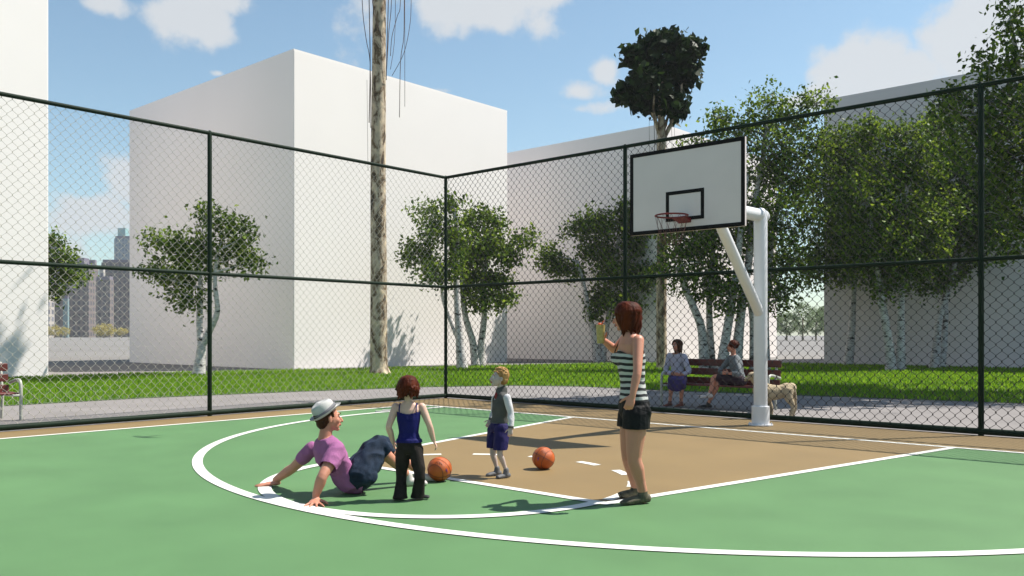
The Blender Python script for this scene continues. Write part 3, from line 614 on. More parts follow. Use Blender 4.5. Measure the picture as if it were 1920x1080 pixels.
def bush(u, v, ru, rv, Z, label, m, name='bush', cat='bush', grp='yellow bushes below the skyline', n=90):
    rs = np.random.default_rng(int(u)); bp = U(u, HZ, Z); bp.z = 0; t = thing(name, bp, label, cat, grp); px = Z / FPX
    c = np.array(U(u, v, Z)); d = rs.normal(0, 1, (n, 3)); d /= np.linalg.norm(d, axis=1)[:, None]; d *= rs.uniform(.5, 1, n)[:, None] ** .5
    C = c + d[:, :1] * ru * px * np.array(RV) + d[:, 1:2] * ru * px * np.array(FV) + d[:, 2:] * rv * px * np.array([0, 0, 1]); C[:, 2] = np.maximum(C[:, 2], .3)
    V, F = leaves(C, 26, ru * px * .10, ru * px * .10, rs, elong=.8); mesh_obj('crown', V, F, m, t, world=True)
    mb = MB(); b0 = np.array(bp); mb.tube([b0, (b0 + c) / 2, c], [.25, .2, .12], n=6); mb.build('trunk', M['fig'], t, world=True, smooth=True)
bush(102, 620, 14, 9, 340, 'yellow bush at the left end of the skyline gap', M['bush_leaf'])
bush(122, 621, 9, 8, 335, 'small yellow bush, second from the left below the towers', M['bush_leaf'])
bush(195, 619, 20, 10, 330, 'widest yellow bush below the towers', M['bush_leaf'])
bush(228, 622, 12, 6, 345, 'low yellow bush beside the corner block below the towers', M['bush_leaf'])
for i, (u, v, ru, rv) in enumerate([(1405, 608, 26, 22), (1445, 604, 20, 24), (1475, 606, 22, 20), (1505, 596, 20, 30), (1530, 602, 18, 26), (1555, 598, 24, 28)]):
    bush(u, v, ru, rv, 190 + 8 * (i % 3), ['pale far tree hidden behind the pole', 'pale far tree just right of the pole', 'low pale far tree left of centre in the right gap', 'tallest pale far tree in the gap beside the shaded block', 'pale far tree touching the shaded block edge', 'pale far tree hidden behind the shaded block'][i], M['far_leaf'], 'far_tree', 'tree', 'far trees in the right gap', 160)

# ------------------------------------------------------------------ people
def arm_t(S, E, Wr, s, inf=0, k=1.0, end=1.0):
    S, E, Wr = [np.array(list(q), float) for q in (S, E, Wr)]
    P = [S, S * .55 + E * .45, E, E * .65 + Wr * .35, Wr]; R = [.050, .045, .036, .038, .025]
    if end < 1.0:      # sleeve ends part way (0..1 over whole arm)
        if end <= .5: f = end * 2; P = [S, S * (1 - f * .5) + E * f * .5, S * (1 - f) + E * f]; R = [.050, .047, .046 - .006 * f]
    return tube(P, [r * s * k + inf for r in R], n=14, sub=3)
def leg_t(H, K, A, s, inf=0, k=1.0, end=1.0, flare=0):
    H, K, A = [np.array(list(q), float) for q in (H, K, A)]
    P = [H, H * .5 + K * .5, K, K * .68 + A * .32, K * .3 + A * .7, A]; R = [.085, .075, .054, .055, .040, .036]
    if end < 1.0:
        if end <= .5: f = end * 2; P = [H, H * (1 - f * .5) + K * f * .5, H * (1 - f) + K * f]; R = [.087, .080, .074 - .012 * f]
        else: f = (end - .5) * 2; P = P[:3] + [K * (1 - f) + A * f]; R = R[:3] + [.055]
    R = [r * s * k + inf for r in R]
    if flare: R[-1] += flare; R[-2] += flare * .5
    return tube(P, R, n=16, sub=3)
def hand(Wr, d, pn, th, s, curl=.25, spread=.12):
    """Wr wrist, d pointing dir, pn palm normal, th side the thumb leaves from"""
    Wr, d, pn, th = [np.array(list(q), float) for q in (Wr, d, pn, th)]; d = nrm(d); th = nrm(th - d * np.dot(th, d)); pn0 = nrm(pn); pn = nrm(np.cross(d, th)); pn = pn if np.dot(pn, pn0) > 0 else -pn
    out = [tube([Wr - d * .02 * s, Wr + d * .02 * s, Wr + d * .05 * s, Wr + d * .085 * s], [(.024 * s, .019 * s), (.030 * s, .015 * s), (.039 * s, .014 * s), (.037 * s, .012 * s)], n=12, side=th)]
    for k, (off, L) in enumerate(((.029, .070), (.010, .080), (-.010, .074), (-.028, .058))):
        b = Wr + d * (.082 - .004 * abs(k - 1)) * s + th * off * s; dd = nrm(d + th * spread * (1.5 - k) * .9); P = [b - dd * .02 * s, b]; cur = b
        for j, f in enumerate((.45, .32, .23)):
            a = curl * (j + .6); cur = cur + (dd * math.cos(a) + pn * math.sin(a)) * L * s * f; P.append(cur)
        out.append(tube(P, [.0095 * s, .0095 * s, .0088 * s, .008 * s, .0065 * s], n=8))
    b = Wr + d * .022 * s + th * .026 * s; dd = nrm(d * .62 + th * .75 + pn * curl * .5)
    out.append(tube([b - dd * .01 * s, b + dd * .03 * s, b + dd * .055 * s + d * .006 * s, b + dd * .07 * s + d * .018 * s], [.014 * s, .012 * s, .0105 * s, .008 * s], n=8))
    return out
def head_parts(c, F, Up, s, male=False):
    c, F, Up = [np.array(list(q), float) for q in (c, F, Up)]; F = nrm(F); Up = nrm(Up - F * np.dot(F, Up) * 0); Lt = nrm(np.cross(Up, F)); Up = nrm(np.cross(F, Lt))
    def P(f, l, u): return c + (F * f + Lt * l + Up * u) * s
    o = [ell(P(-.018, 0, .030), (Lt * .073 * s, F * .093 * s, Up * .083 * s)), ell(P(.022, 0, -.012), (Lt * .064 * s, F * .070 * s, Up * .088 * s)), ell(P(.040, 0, -.062), (Lt * .044 * s, F * .046 * s, Up * .042 * s)),
         ell(P(.068, 0, -.094), (Lt * .022 * s, F * .020 * s, Up * .017 * s)), ell(P(.076, 0, .028), (Lt * .05 * s, F * .014 * s, Up * .012 * s)),
         tube([P(.086, 0, .014), P(.100, 0, -.010), P(.110, 0, -.032)], [.008 * s, .011 * s, .0135 * s], n=8), ell(P(.094, 0, -.036), (Lt * .018 * s, F * .013 * s, Up * .010 * s)),
         ell(P(.086, 0, -.058), (Lt * .022 * s, F * .012 * s, Up * .011 * s))]
    for q in (1, -1):
        o.append(ell(P(.055, q * .038, -.022), (Lt * .022 * s, F * .028 * s, Up * .026 * s)))
        o.append(ell(P(-.008, q * .075, -.008), ((Lt * .007 + F * .004 * -q) * s, F * .018 * s, Up * .031 * s)))
    return o, P, F, Lt, Up
def face(t, P, F, Lt, Up, s, skin):
    for q in (1, -1):
        e = MB(); e.ell(P(.0835, q * .031, .006), (Lt * .0155 * s, F * .0075 * s, Up * .0085 * s), nu=12, nv=8); eo = e.build('eye', M['eye'], t, world=True, smooth=True)
        i = MB(); i.ell(P(.0900, q * .031, .006), (Lt * .0070 * s, F * .0035 * s, Up * .0075 * s), nu=10, nv=6)
        i.tube([P(.083, q * .046, .013), P(.090, q * .032, .0175), P(.088, q * .017, .012)], [.0025 * s] * 3, n=5); i.build('iris_and_lashes', M['iris'], eo, world=True, smooth=True)
    return
def brows_lips(t, P, F, Lt, Up, s, hair, open_=False):
    for q in (1, -1): b = MB(); b.tube([P(.080, q * .050, .028), P(.0905, q * .034, .035), P(.092, q * .016, .030)], [.0028 * s, .0042 * s, .0032 * s], n=6); b.build('eyebrow', hair, t, world=True, smooth=True)
    l = MB(); l.tube([P(.088, .023, -.060), P(.0985, .008, -.056), P(.0985, -.008, -.056), P(.088, -.023, -.060)], [.003 * s, .0045 * s, .0045 * s, .003 * s], n=6)
    l.tube([P(.088, .021, -.063), P(.096, 0, -.067 - (.006 if open_ else 0)), P(.088, -.021, -.063)], [.003 * s, .0055 * s, .003 * s], n=6)
    l.build('lips', M['lip'], t, world=True, smooth=True)
def hair_locks(P, F, Lt, Up, s, length, open_a, n, seed, r=.016, wave=.01, part=.02, back=0.0, flick=0.0, layers=3):
    rr = random.Random(seed); out = [ell(P(-.026, 0, .040), (Lt * .082 * s, F * .094 * s, Up * .085 * s), 20, 12)]
    for ly in range(layers):
        for k in range(n):
            a = -math.pi + open_a + (2 * math.pi - 2 * open_a) * (k + rr.random() * .8) / n + math.pi      # 0 = front
            ca, sa = math.cos(a), math.sin(a); Ln = length * rr.uniform(.72, 1.0) * (1 - .22 * ly)
            top = P(part * .5 - .01, part * rr.uniform(-.3, 1), .122); q = .085 + .006 * ly
            pts = [top, P(-.020 + ca * .075, sa * .060, .098), P(-.024 + ca * (q + .010), sa * (q - .002), .040)]
            w = rr.uniform(-1, 1) * wave; m = 4
            for j in range(1, m + 1):
                f = j / m; pull = (1 - .30 * f * (1 if flick <= 0 else .3)); pts.append(P(-.024 - back * f + ca * (q + .008) * pull + w * math.sin(f * 5 + k), sa * (q) * pull + w * math.cos(f * 4 + k) + flick * f * f * sa, .040 - Ln * f))
            out.append(tube(pts, [r * .6 * s, r * .95 * s, r * s, r * s, r * .95 * s, r * .75 * s, r * .25 * s], n=7, sub=3))
    return out
def torso(Pp, Cc, Nn, hs, ss, s, fem=False, inf=0, wid=1.0, lo=1.0, top=True):
    """Pp pelvis, Cc chest, Nn neck base; hs/ss unit side vectors of hips and shoulders"""
    Pp, Cc, Nn, hs, ss = [np.array(list(q), float) for q in (Pp, Cc, Nn, hs, ss)]
    u1 = nrm(Cc - Pp); d1 = nrm(np.cross(hs, u1)); u2 = nrm(Nn - Cc); d2 = nrm(np.cross(ss, u2)); Wt = (Pp + Cc) / 2; ms = nrm(hs + ss); dm = nrm(np.cross(ms, u1))
    hw, ww, cw, sw = (.158, .118, .142, .150) if fem else (.150, .140, .168, .172)
    R = [(Pp - u1 * .10 * s * lo, hs, .10, d1, .085), (Pp - u1 * .04 * s, hs, hw, d1, .112), (Pp + u1 * .04 * s, hs, hw * .98, d1, .108), (Wt, ms, ww, dm, .088), (Wt * .5 + Cc * .5, ms, (ww + cw) / 2, dm, .098), (Cc, ss, cw, d2, .108),
         (Cc * .45 + Nn * .55, ss, sw, d2, .090), (Cc * .2 + Nn * .8 , ss, sw * .82, d2, .066), (Nn, ss, .07, d2, .055)]
    return loft([(c, a, ra * s * wid + inf, b, rb * s * wid + inf) for c, a, ra, b, rb in R], 24), d1, d2
def shoe(t, ankle, toe, s, m, sole, ground=True, h=.085, name='shoe', heel=False):
    A = np.array(list(ankle), float); T = np.array(list(toe), float); d = T - A; 
    if ground: d[2] = 0
    L = np.linalg.norm(d); d = d / L; up = np.array([0, 0, 1.]) if ground else nrm(np.cross(np.cross(d, (0, 0, 1)), d)); side = np.cross(d, up)
    z0 = (0 if ground else None)
    base = A.copy()
    if ground: base[2] = 0
    else: base = A - up * h * s * .8
    def q(f, u): return base + d * f * s + up * u * s
    parts = [tube([q(-.045, .042), q(.0, .040), q(.08, .036), q(.15, .028), q(L / s - .02, .020)], [(.034 * s, .042 * s), (.036 * s, .042 * s), (.040 * s, .036 * s), (.046 * s, .028 * s), (.036 * s, .020 * s)], n=16, side=side, sub=2), tube([A + up * .01 * s, q(.005, .05)], [.042 * s, .046 * s], n=14)]
    V, F = remesh(parts, .006 * max(s, .7), 3, floor=.012 if ground else None)
    o = mesh_obj(name, V, F, m, t, world=True, smooth=True)
    sb = MB(); pts = [(-.078, .020), (-.065, .033), (-.03, .038), (.06, .039), (.12, .048), (.17, .046), (L / s - .01, .030), (L / s + .012, .010)]
    ol = [(f, w) for f, w in pts] + [(f, -w) for f, w in pts[::-1]]
    n = len(ol); V = [base + d * f * s + side * w * s + up * .001 for f, w in ol] + [base + d * f * s + side * w * s + up * (.022 * s) for f, w in ol]
    sb.add(V, [tuple(range(n))[::-1], tuple(range(n, 2 * n))] + [(i, (i + 1) % n, n + (i + 1) % n, n + i) for i in range(n)])
    sb.build('sole', sole, o, world=True, bevel=.004)
    if m in (M['shoe_grey'], M['shoe_camo']):
        lc = MB()
        for f in (.045, .068, .091): lc.tube([q(f, .078 - f * .25) + side * .026 * s, q(f + .006, .090 - f * .25), q(f, .078 - f * .25) - side * .026 * s], [.0035 * s] * 3, n=5)
        lc.build('laces', M['sole'], o, world=True)
def skinbody(t, parts, s, m, vox=.0055, name='body'):
    V, F = remesh(parts, vox, 5); return mesh_obj(name, V, F, m, t, world=True, smooth=True)
def cloth(t, name, parts, m, s=1, wr=.004, wscale=14, cuts=(), seed=0, vox=.007, smooth=5, floor=None, wdir=None):
    V, F = remesh(parts, vox, smooth, wr, wscale, wdir, cuts, seed, floor); return mesh_obj(name, V, F, m, t, world=True, smooth=True)
def plane_cut(p, n, rad=None):
    p = np.array(list(p), float); n = nrm(list(n))
    def f(V):
        k = ((V - p) @ n) > 0
        if rad: k &= np.linalg.norm(V - p, axis=1) < rad
        return k
    return f
unit = lambda v: Vector(nrm(list(v)))

# ---- standing woman, striped top
def woman():
    s = 1.0; Z = 7.27
    t = thing('person', G(1193, 938), 'standing woman with auburn hair in a striped tank top and black shorts, raising a glass', 'person')
    Pp = U(1189, 762, 7.32); Cc = U(1183, 672, 7.30); Nn = U(1180, 622, 7.30)
    Hc = U(1173, 594, 7.30); SL = U(1197, 638, 7.15); SR = U(1172, 637, 7.45)
    EL = U(1195, 697, 7.02); WL = U(1186, 742, 6.98); ER = U(1153, 656, 7.62); WR = U(1131, 637, 7.45)
    face_d = unit(-RV * .93 + FV * .36)          # chest looks left and a little away
    ss = unit(SL - SR); HL = U(1194, 776, 7.23); HR = U(1183, 776, 7.41); hs = unit(HL - HR)
    KL = U(1189, 858, 7.20); AL = U(1205, 922, 7.24); KR = U(1178, 850, 7.42); AR = U(1192, 914, 7.50)
    (tor, d1, d2) = torso(Pp, Cc, Nn, hs, ss, s, True)
    fd = np.array(unit(-RV * .9 + FV * .42 - UP * .12))
    hp_, P, F, Lt, Up = head_parts(Hc, fd, UP, s)
    bust = [ell(np.array(Cc) + np.array(face_d) * .085 + np.array(ss) * q * .06 + W(0, 0, .0), (np.array(ss) * .058, np.array(face_d) * .058, W(0, 0, .058))) for q in (1, -1)]
    glut = [ell(np.array(Pp) - np.array(face_d) * .030 + np.array(hs) * q * .07 - W(0, 0, .045), (np.array(hs) * .080, np.array(face_d) * .085, W(0, 0, .09))) for q in (1, -1)]
    parts = [tor, *hp_, tube([Nn - UP * .03, U(1178, 606, 7.30)], [.052, .048], n=14), arm_t(SL, EL, WL, s, k=.97), arm_t(SR, ER, WR, s, k=.97),
             leg_t(HL, KL, AL, s, k=1.13), leg_t(HR, KR, AR, s, k=1.13), *bust, *glut,
             ell(U(1208, 935, 7.25), (RV * .04, FV * .04, UP * .04)), ell(U(1196, 927, 7.50), (RV * .04, FV * .04, UP * .04))]
    parts += hand(WL, U(1176, 772, 6.96) - WL, FV, -RV, s, .85, .03)
    parts += hand(WR, U(1121, 618, 7.40) - WR, RV * .9 - FV * .1, -FV * .9 + RV * .3, s, .75, .05)
    skinbody(t, parts, s, M['skin']); face(t, P, F, Lt, Up, s, None); brows_lips(t, P, F, Lt, Up, s, M['hair_red'])
    # sculpted shoulder-length hair
    hl = hair_locks(P, F, Lt, Up, s, .215, .50, 30, 5, r=.017, wave=.012, part=.03)
    hl += hair_locks(P, F, Lt, Up, s, .20, .55, 30, 8, r=.011, wave=.026, part=.03, back=.01)[1:]
    V, F_ = remesh(hl, .005, 1); mesh_obj('hair', V, F_, M['hair_red'], t, world=True, smooth=True)
    # top
    (ts, _, _) = torso(Pp, Cc, Nn, hs, ss, s, True, .010)
    bz = Cc.z + .055
    bust2 = [(v + (v - v.mean(0)) * .16, f) for v, f in bust]
    cuts = [lambda V: V[:, 2] > bz + .045 * ((V - np.array(Cc)) @ np.array(face_d) > .0) * 0 + .02 * np.cos(((V - np.array(Cc)) @ np.array(ss)) * 18), lambda V: V[:, 2] < Pp.z + .015]
    cloth(t, 'striped_top', [ts, *bust2], M['stripes'], wr=.003, wscale=9, cuts=cuts, wdir=(1, 1, 2.2))
    st = MB()
    for q in (1, -1):
        a = np.array(Cc) + np.array(ss) * q * .085
        st.tube([a + np.array(face_d) * .112 + W(0, 0, .045), a + np.array(face_d) * .085 + W(0, 0, .11), a * 1 + W(0, 0, Nn.z - Cc.z - .015) + np.array(face_d) * .02, a - np.array(face_d) * .05 + W(0, 0, .12), a - np.array(face_d) * .075 + W(0, 0, .05)], [(.009, .004)] * 5, n=8, side=ss, sub=4)
    st.build('shoulder_straps', M['blackcloth'], t, world=True, smooth=True)
    tr = MB(); 
    # shorts
    (sh, _, _) = torso(Pp, Cc, Nn, hs, ss, s, True, .016)
    cuts = [lambda V: V[:, 2] > Pp.z + .05, lambda V: V[:, 2] < U(0, 803, 7.25).z]
    glut2 = [(v + (v - v.mean(0)) * .12, f) for v, f in glut]
    cloth(t, 'shorts', [sh, *glut2, leg_t(HL, KL, AL, s, .018, 1.14, .45), leg_t(HR, KR, AR, s, .018, 1.14, .45)], M['blackcloth'], wr=.004, wscale=11, cuts=cuts, seed=3)
    shoe(t, AL + Vector((0, 0, -.01)), U(1163, 948, 7.16), s, M['shoe_camo'], M['sole']); shoe(t, AR, U(1164, 932, 7.46), s, M['shoe_camo'], M['sole'])
    # glass held in the raised hand
    g = thing('drinking_glass', U(1126, 644, 7.36), 'tall patterned yellow tumbler with red straw held up by the striped-top woman', 'glass')
    gm = mat('tumbler', (.60, .46, .16), .25, .25, 40, 0, col2=(.34, .25, .08), spec=.6, Transmission_Weight=.25)
    q = MB(); V = []; c = np.array((0, 0, 0.))
    q.tube([(0, 0, 0), (0, 0, .004), (0, 0, .08), (0, 0, .158), (0, 0, .160)], [.029, .030, .035, .040, .040], n=22, caps=False); q.build('tumbler_body', gm, g, smooth=False)
    q = MB(); q.tube([(.012, 0, .155), (.02, .004, .185), (.028, .008, .19)], [.005] * 3, n=8); q.ell((-.012, .0, .165), ((.016, 0, 0), (0, .016, 0), (0, 0, .012)), nu=10, nv=6); q.ell((.006, -.014, .163), ((.012, 0, 0), (0, .012, 0), (0, 0, .011)), nu=10, nv=6); q.build('straw_and_fruit', mat('fruit_red', (.6, .10, .03), .4, .2, 30), g, smooth=True)
woman()

# ---- girl from behind
def girl():
    s = .655; Z = 7.42
    t = thing('person', G(768, 936), 'small girl seen from behind in a navy strappy top and black flared trousers', 'person')
    Pp = U(767, 836, 7.40); Cc = U(766, 786, 7.40); Nn = U(766, 753, 7.40); Hc = U(766, 727, 7.42)
    SL = U(742, 763, 7.42); SR = U(791, 763, 7.42); ss = unit(SL - SR)
    EL = U(729, 800, 7.37); WL = U(737, 829, 7.44); ER = U(805, 797, 7.40); WR = U(813, 826, 7.44)
    HL = U(756, 843, 7.40); HR = U(779, 843, 7.40); KL = U(753, 890, 7.42); AL = U(750, 932, 7.38); KR = U(787, 886, 7.36); AR = U(784, 930, 7.42); hs = unit(HL - HR)
    (tor, _, _) = torso(Pp, Cc, Nn, hs, ss, s, True, wid=.98)
    fd = unit(FV * .95 + RV * .10)
    hs_ = s * 1.27
    hp_, P, F, Lt, Up = head_parts(Hc, fd, UP, hs_)
    parts = [tor, *hp_, tube([Nn - UP * .02, Nn + UP * .07], [.034, .034], n=12), arm_t(SL, EL, WL, s, k=1.12), arm_t(SR, ER, WR, s, k=1.12), leg_t(HL, KL, AL, s, k=.8), leg_t(HR, KR, AR, s, k=.8)]
    parts += hand(WL, U(742, 846, 7.47) - WL, RV, FV, s, .5, .05); parts += hand(WR, U(821, 842, 7.46) - WR, FV * .6 - RV * .4, FV, s, .55, .15)
    skinbody(t, parts, s, M['skin_pale'], .0042); face(t, P, F, Lt, Up, hs_, None)
    hl = hair_locks(P, F, Lt, Up, hs_, .155, .6, 28, 15, r=.020, wave=.016, flick=.022, back=.012) + hair_locks(P, F, Lt, Up, hs_, .125, .5, 22, 19, r=.017, wave=.02, flick=.035, back=.015)[1:]
    V, F_ = remesh(hl, .0042, 1); mesh_obj('hair', V, F_, M['hair_red'], t, world=True, smooth=True)
    (ts, _, _) = torso(Pp, Cc, Nn, hs, ss, s, True, .008, wid=.98)
    zt = U(0, 775, 7.4).z; zb = U(0, 829, 7.4).z; hem = loft([(Pp - UP * .01, hs, .125, FV, .09), (Pp + UP * .06, hs, .108, FV, .08)], 20)
    cloth(t, 'navy_top', [ts, hem], M['navy'], wr=.0025, wscale=16, cuts=[lambda V: V[:, 2] > zt + .8 * np.minimum(np.abs((V - np.array(Cc)) @ np.array(ss)), .1) ** 1 * .25, lambda V: V[:, 2] < zb], vox=.005)
    st = MB()
    for q in (1, -1):
        a = np.array(Cc) + np.array(ss) * q * .072; ztop = Nn.z - Cc.z
        st.tube([a - np.array(FV) * .066 + W(0, 0, .045), a - np.array(FV) * .058 + W(0, 0, .10), a * 1 + W(0, 0, ztop - .014), a + np.array(FV) * .058 + W(0, 0, .10)], [(.0055, .004)] * 4, n=8, side=ss, sub=4)
    st.build('shoulder_straps', M['navy'], t, world=True, smooth=True)
    (ps, _, _) = torso(Pp, Cc, Nn, hs, ss, s, True, .007, wid=.98)
    c2 = [lambda V: V[:, 2] > zb + .02, lambda V: V[:, 2] < .018]
    AL2 = AL.copy(); AL2.z = .02; AR2 = AR.copy(); AR2.z = .02
    cloth(t, 'trousers', [ps, leg_t(HL, KL, AL2, s, .012, .96, flare=.030), leg_t(HR, KR, AR2, s, .012, .96, flare=.030)], M['trouser'], wr=.004, wscale=15, cuts=c2, seed=5, vox=.0055)
    shoe(t, AL, U(742, 928, 7.55), s * .95, M['shoe_dark'], M['shoe_dark']); shoe(t, AR, U(802, 936, 7.42), s * .95, M['shoe_dark'], M['shoe_dark'])
girl()

# ---- boy
def boy():
    s = .66; Z = 8.64
    t = thing('person', G(938, 892), 'small blond boy in a grey gilet, white sleeves and purple shorts, looking left', 'person')
    Pp = U(935, 800, 8.64); Cc = U(940, 762, 8.64); Nn = U(939, 736, 8.64); Hc = U(936, 709, 8.62)
    SL = U(951, 746, 8.50); SR = U(929, 746, 8.78); ss = unit(SL - SR); fd0 = unit(-RV * .9 - FV * .42)
    EL = U(958, 775, 8.47); WL = U(958, 802, 8.42); ER = U(926, 772, 8.84); WR = U(921, 787, 8.80)
    HL = U(942, 806, 8.57); HR = U(929, 806, 8.71); KL = U(937, 850, 8.50); AL = U(949, 882, 8.52); KR = U(924, 850, 8.66); AR = U(932, 879, 8.66); hs = unit(HL - HR)
    (tor, _, _) = torso(Pp, Cc, Nn, hs, ss, s, False, wid=.95)
    hs_ = s * 1.24; fd = unit(-RV * .93 - FV * .30 + UP * .16)
    hp_, P, F, Lt, Up = head_parts(Hc, fd, UP + RV * .1, hs_)
    parts = [tor, *hp_, tube([Nn - UP * .02, Nn + UP * .07], [.036, .036], n=12), arm_t(SL, EL, WL, s, k=.85), arm_t(SR, ER, WR, s, k=.85), leg_t(HL, KL, AL, s, k=.82), leg_t(HR, KR, AR, s, k=.82)]
    parts += hand(WL, U(956, 818, 8.40) - WL, -RV, -RV, s, .6, .05); parts += hand(WR, U(915, 797, 8.78) - WR, FV, -RV, s, .6, .05)
    skinbody(t, parts, s, M['skin_boy'], .0042); face(t, P, F, Lt, Up, hs_, None); brows_lips(t, P, F, Lt, Up, hs_, M['hair_blond'], True)
    hl = [ell(P(-.030, 0, .044), (Lt * .083 * hs_, F * .093 * hs_, Up * .085 * hs_), 20, 12), ell(P(-.055, 0, -.01), (Lt * .074 * hs_, F * .06 * hs_, Up * .07 * hs_), 16, 10)]; rr = random.Random(3)
    for k in range(90):
        a = rr.uniform(0, 6.28); e = rr.uniform(.05, 1.4); f, l, u = math.cos(a) * math.cos(e) * .085 - .028, math.sin(a) * math.cos(e) * .078, math.sin(e) * .083 + .045
        if f > .045 and u < .085: continue
        hl.append(tube([P(f, l, u), P(f * 1.12 + .012, l * 1.12, u * 1.05 + .006), P(f * 1.15 + .032, l * 1.1, u * 1.04 + rr.uniform(-.01, .012))], [.012 * hs_, .010 * hs_, .003 * hs_], n=6))
    V, F_ = remesh(hl, .0042, 1); mesh_obj('hair', V, F_, M['hair_blond'], t, world=True, smooth=True)
    zb = U(0, 792, 8.64).z
    (sh, _, _) = torso(Pp, Cc, Nn, hs, ss, s, False, .005, wid=.96)
    cloth(t, 'white_shirt', [sh, arm_t(SL, EL, WL, s, .010, .9), arm_t(SR, ER, WR, s, .010, .9)], M['whitecloth'], wr=.003, wscale=18, vox=.0048, cuts=[lambda V: V[:, 2] < zb - .018, plane_cut(Nn + UP * .005, UP, .09), plane_cut(WL, WL - EL, .08), plane_cut(WR, WR - ER, .08)])
    for E_, W_ in ((EL, WL), (ER, WR)):
        cf = MB(); d = unit(W_ - E_); cf.tube([W_ - d * .012, W_ + d * .006], [.030, .028], n=14, caps=False); cf.build('cuff', M['vest'], t, world=True, smooth=True)
    (vs, _, _) = torso(Pp, Cc, Nn, hs, ss, s, False, .015, wid=1.0)
    neckv = np.array(Nn) + np.array(fd0) * .05 - W(0, 0, .02)
    cloth(t, 'gilet', [vs, tube([Nn - UP * .02, Nn + UP * .025 - fd0 * .012], [.058, .055], n=16)], M['vest'], wr=.003, wscale=15, vox=.0048, seed=2, cuts=[lambda V: V[:, 2] < zb, lambda V: np.linalg.norm(V - (np.array(Nn) + np.array(fd0) * .062 - W(0, 0, .035)), axis=1) < .038, plane_cut(SL + (EL - SL) * .05, ss, .2), plane_cut(SR + (ER - SR) * .05, -ss, .2)])
    c = MB(); c.ell(np.array(Nn) + np.array(fd0) * .045 - W(0, 0, .035), (np.array(ss) * .032, np.array(fd0) * .022, W(0, 0, .045)), nu=14, nv=10); c.build('red_neckerchief', M['redcloth'], t, world=True, smooth=True)
    (ps, _, _) = torso(Pp, Cc, Nn, hs, ss, s, False, .010, wid=.98)
    cloth(t, 'shorts', [ps, leg_t(HL, KL, AL, s, .026, .95, .45), leg_t(HR, KR, AR, s, .026, .95, .45)], M['purple'], wr=.004, wscale=15, vox=.0055, seed=7, cuts=[lambda V: V[:, 2] > zb, lambda V: V[:, 2] < U(0, 841, 8.6).z])
    shoe(t, AL, U(931, 894, 8.46), s, M['shoe_grey'], M['sole']); shoe(t, AR, U(911, 890, 8.60), s, M['shoe_grey'], M['sole'])
boy()

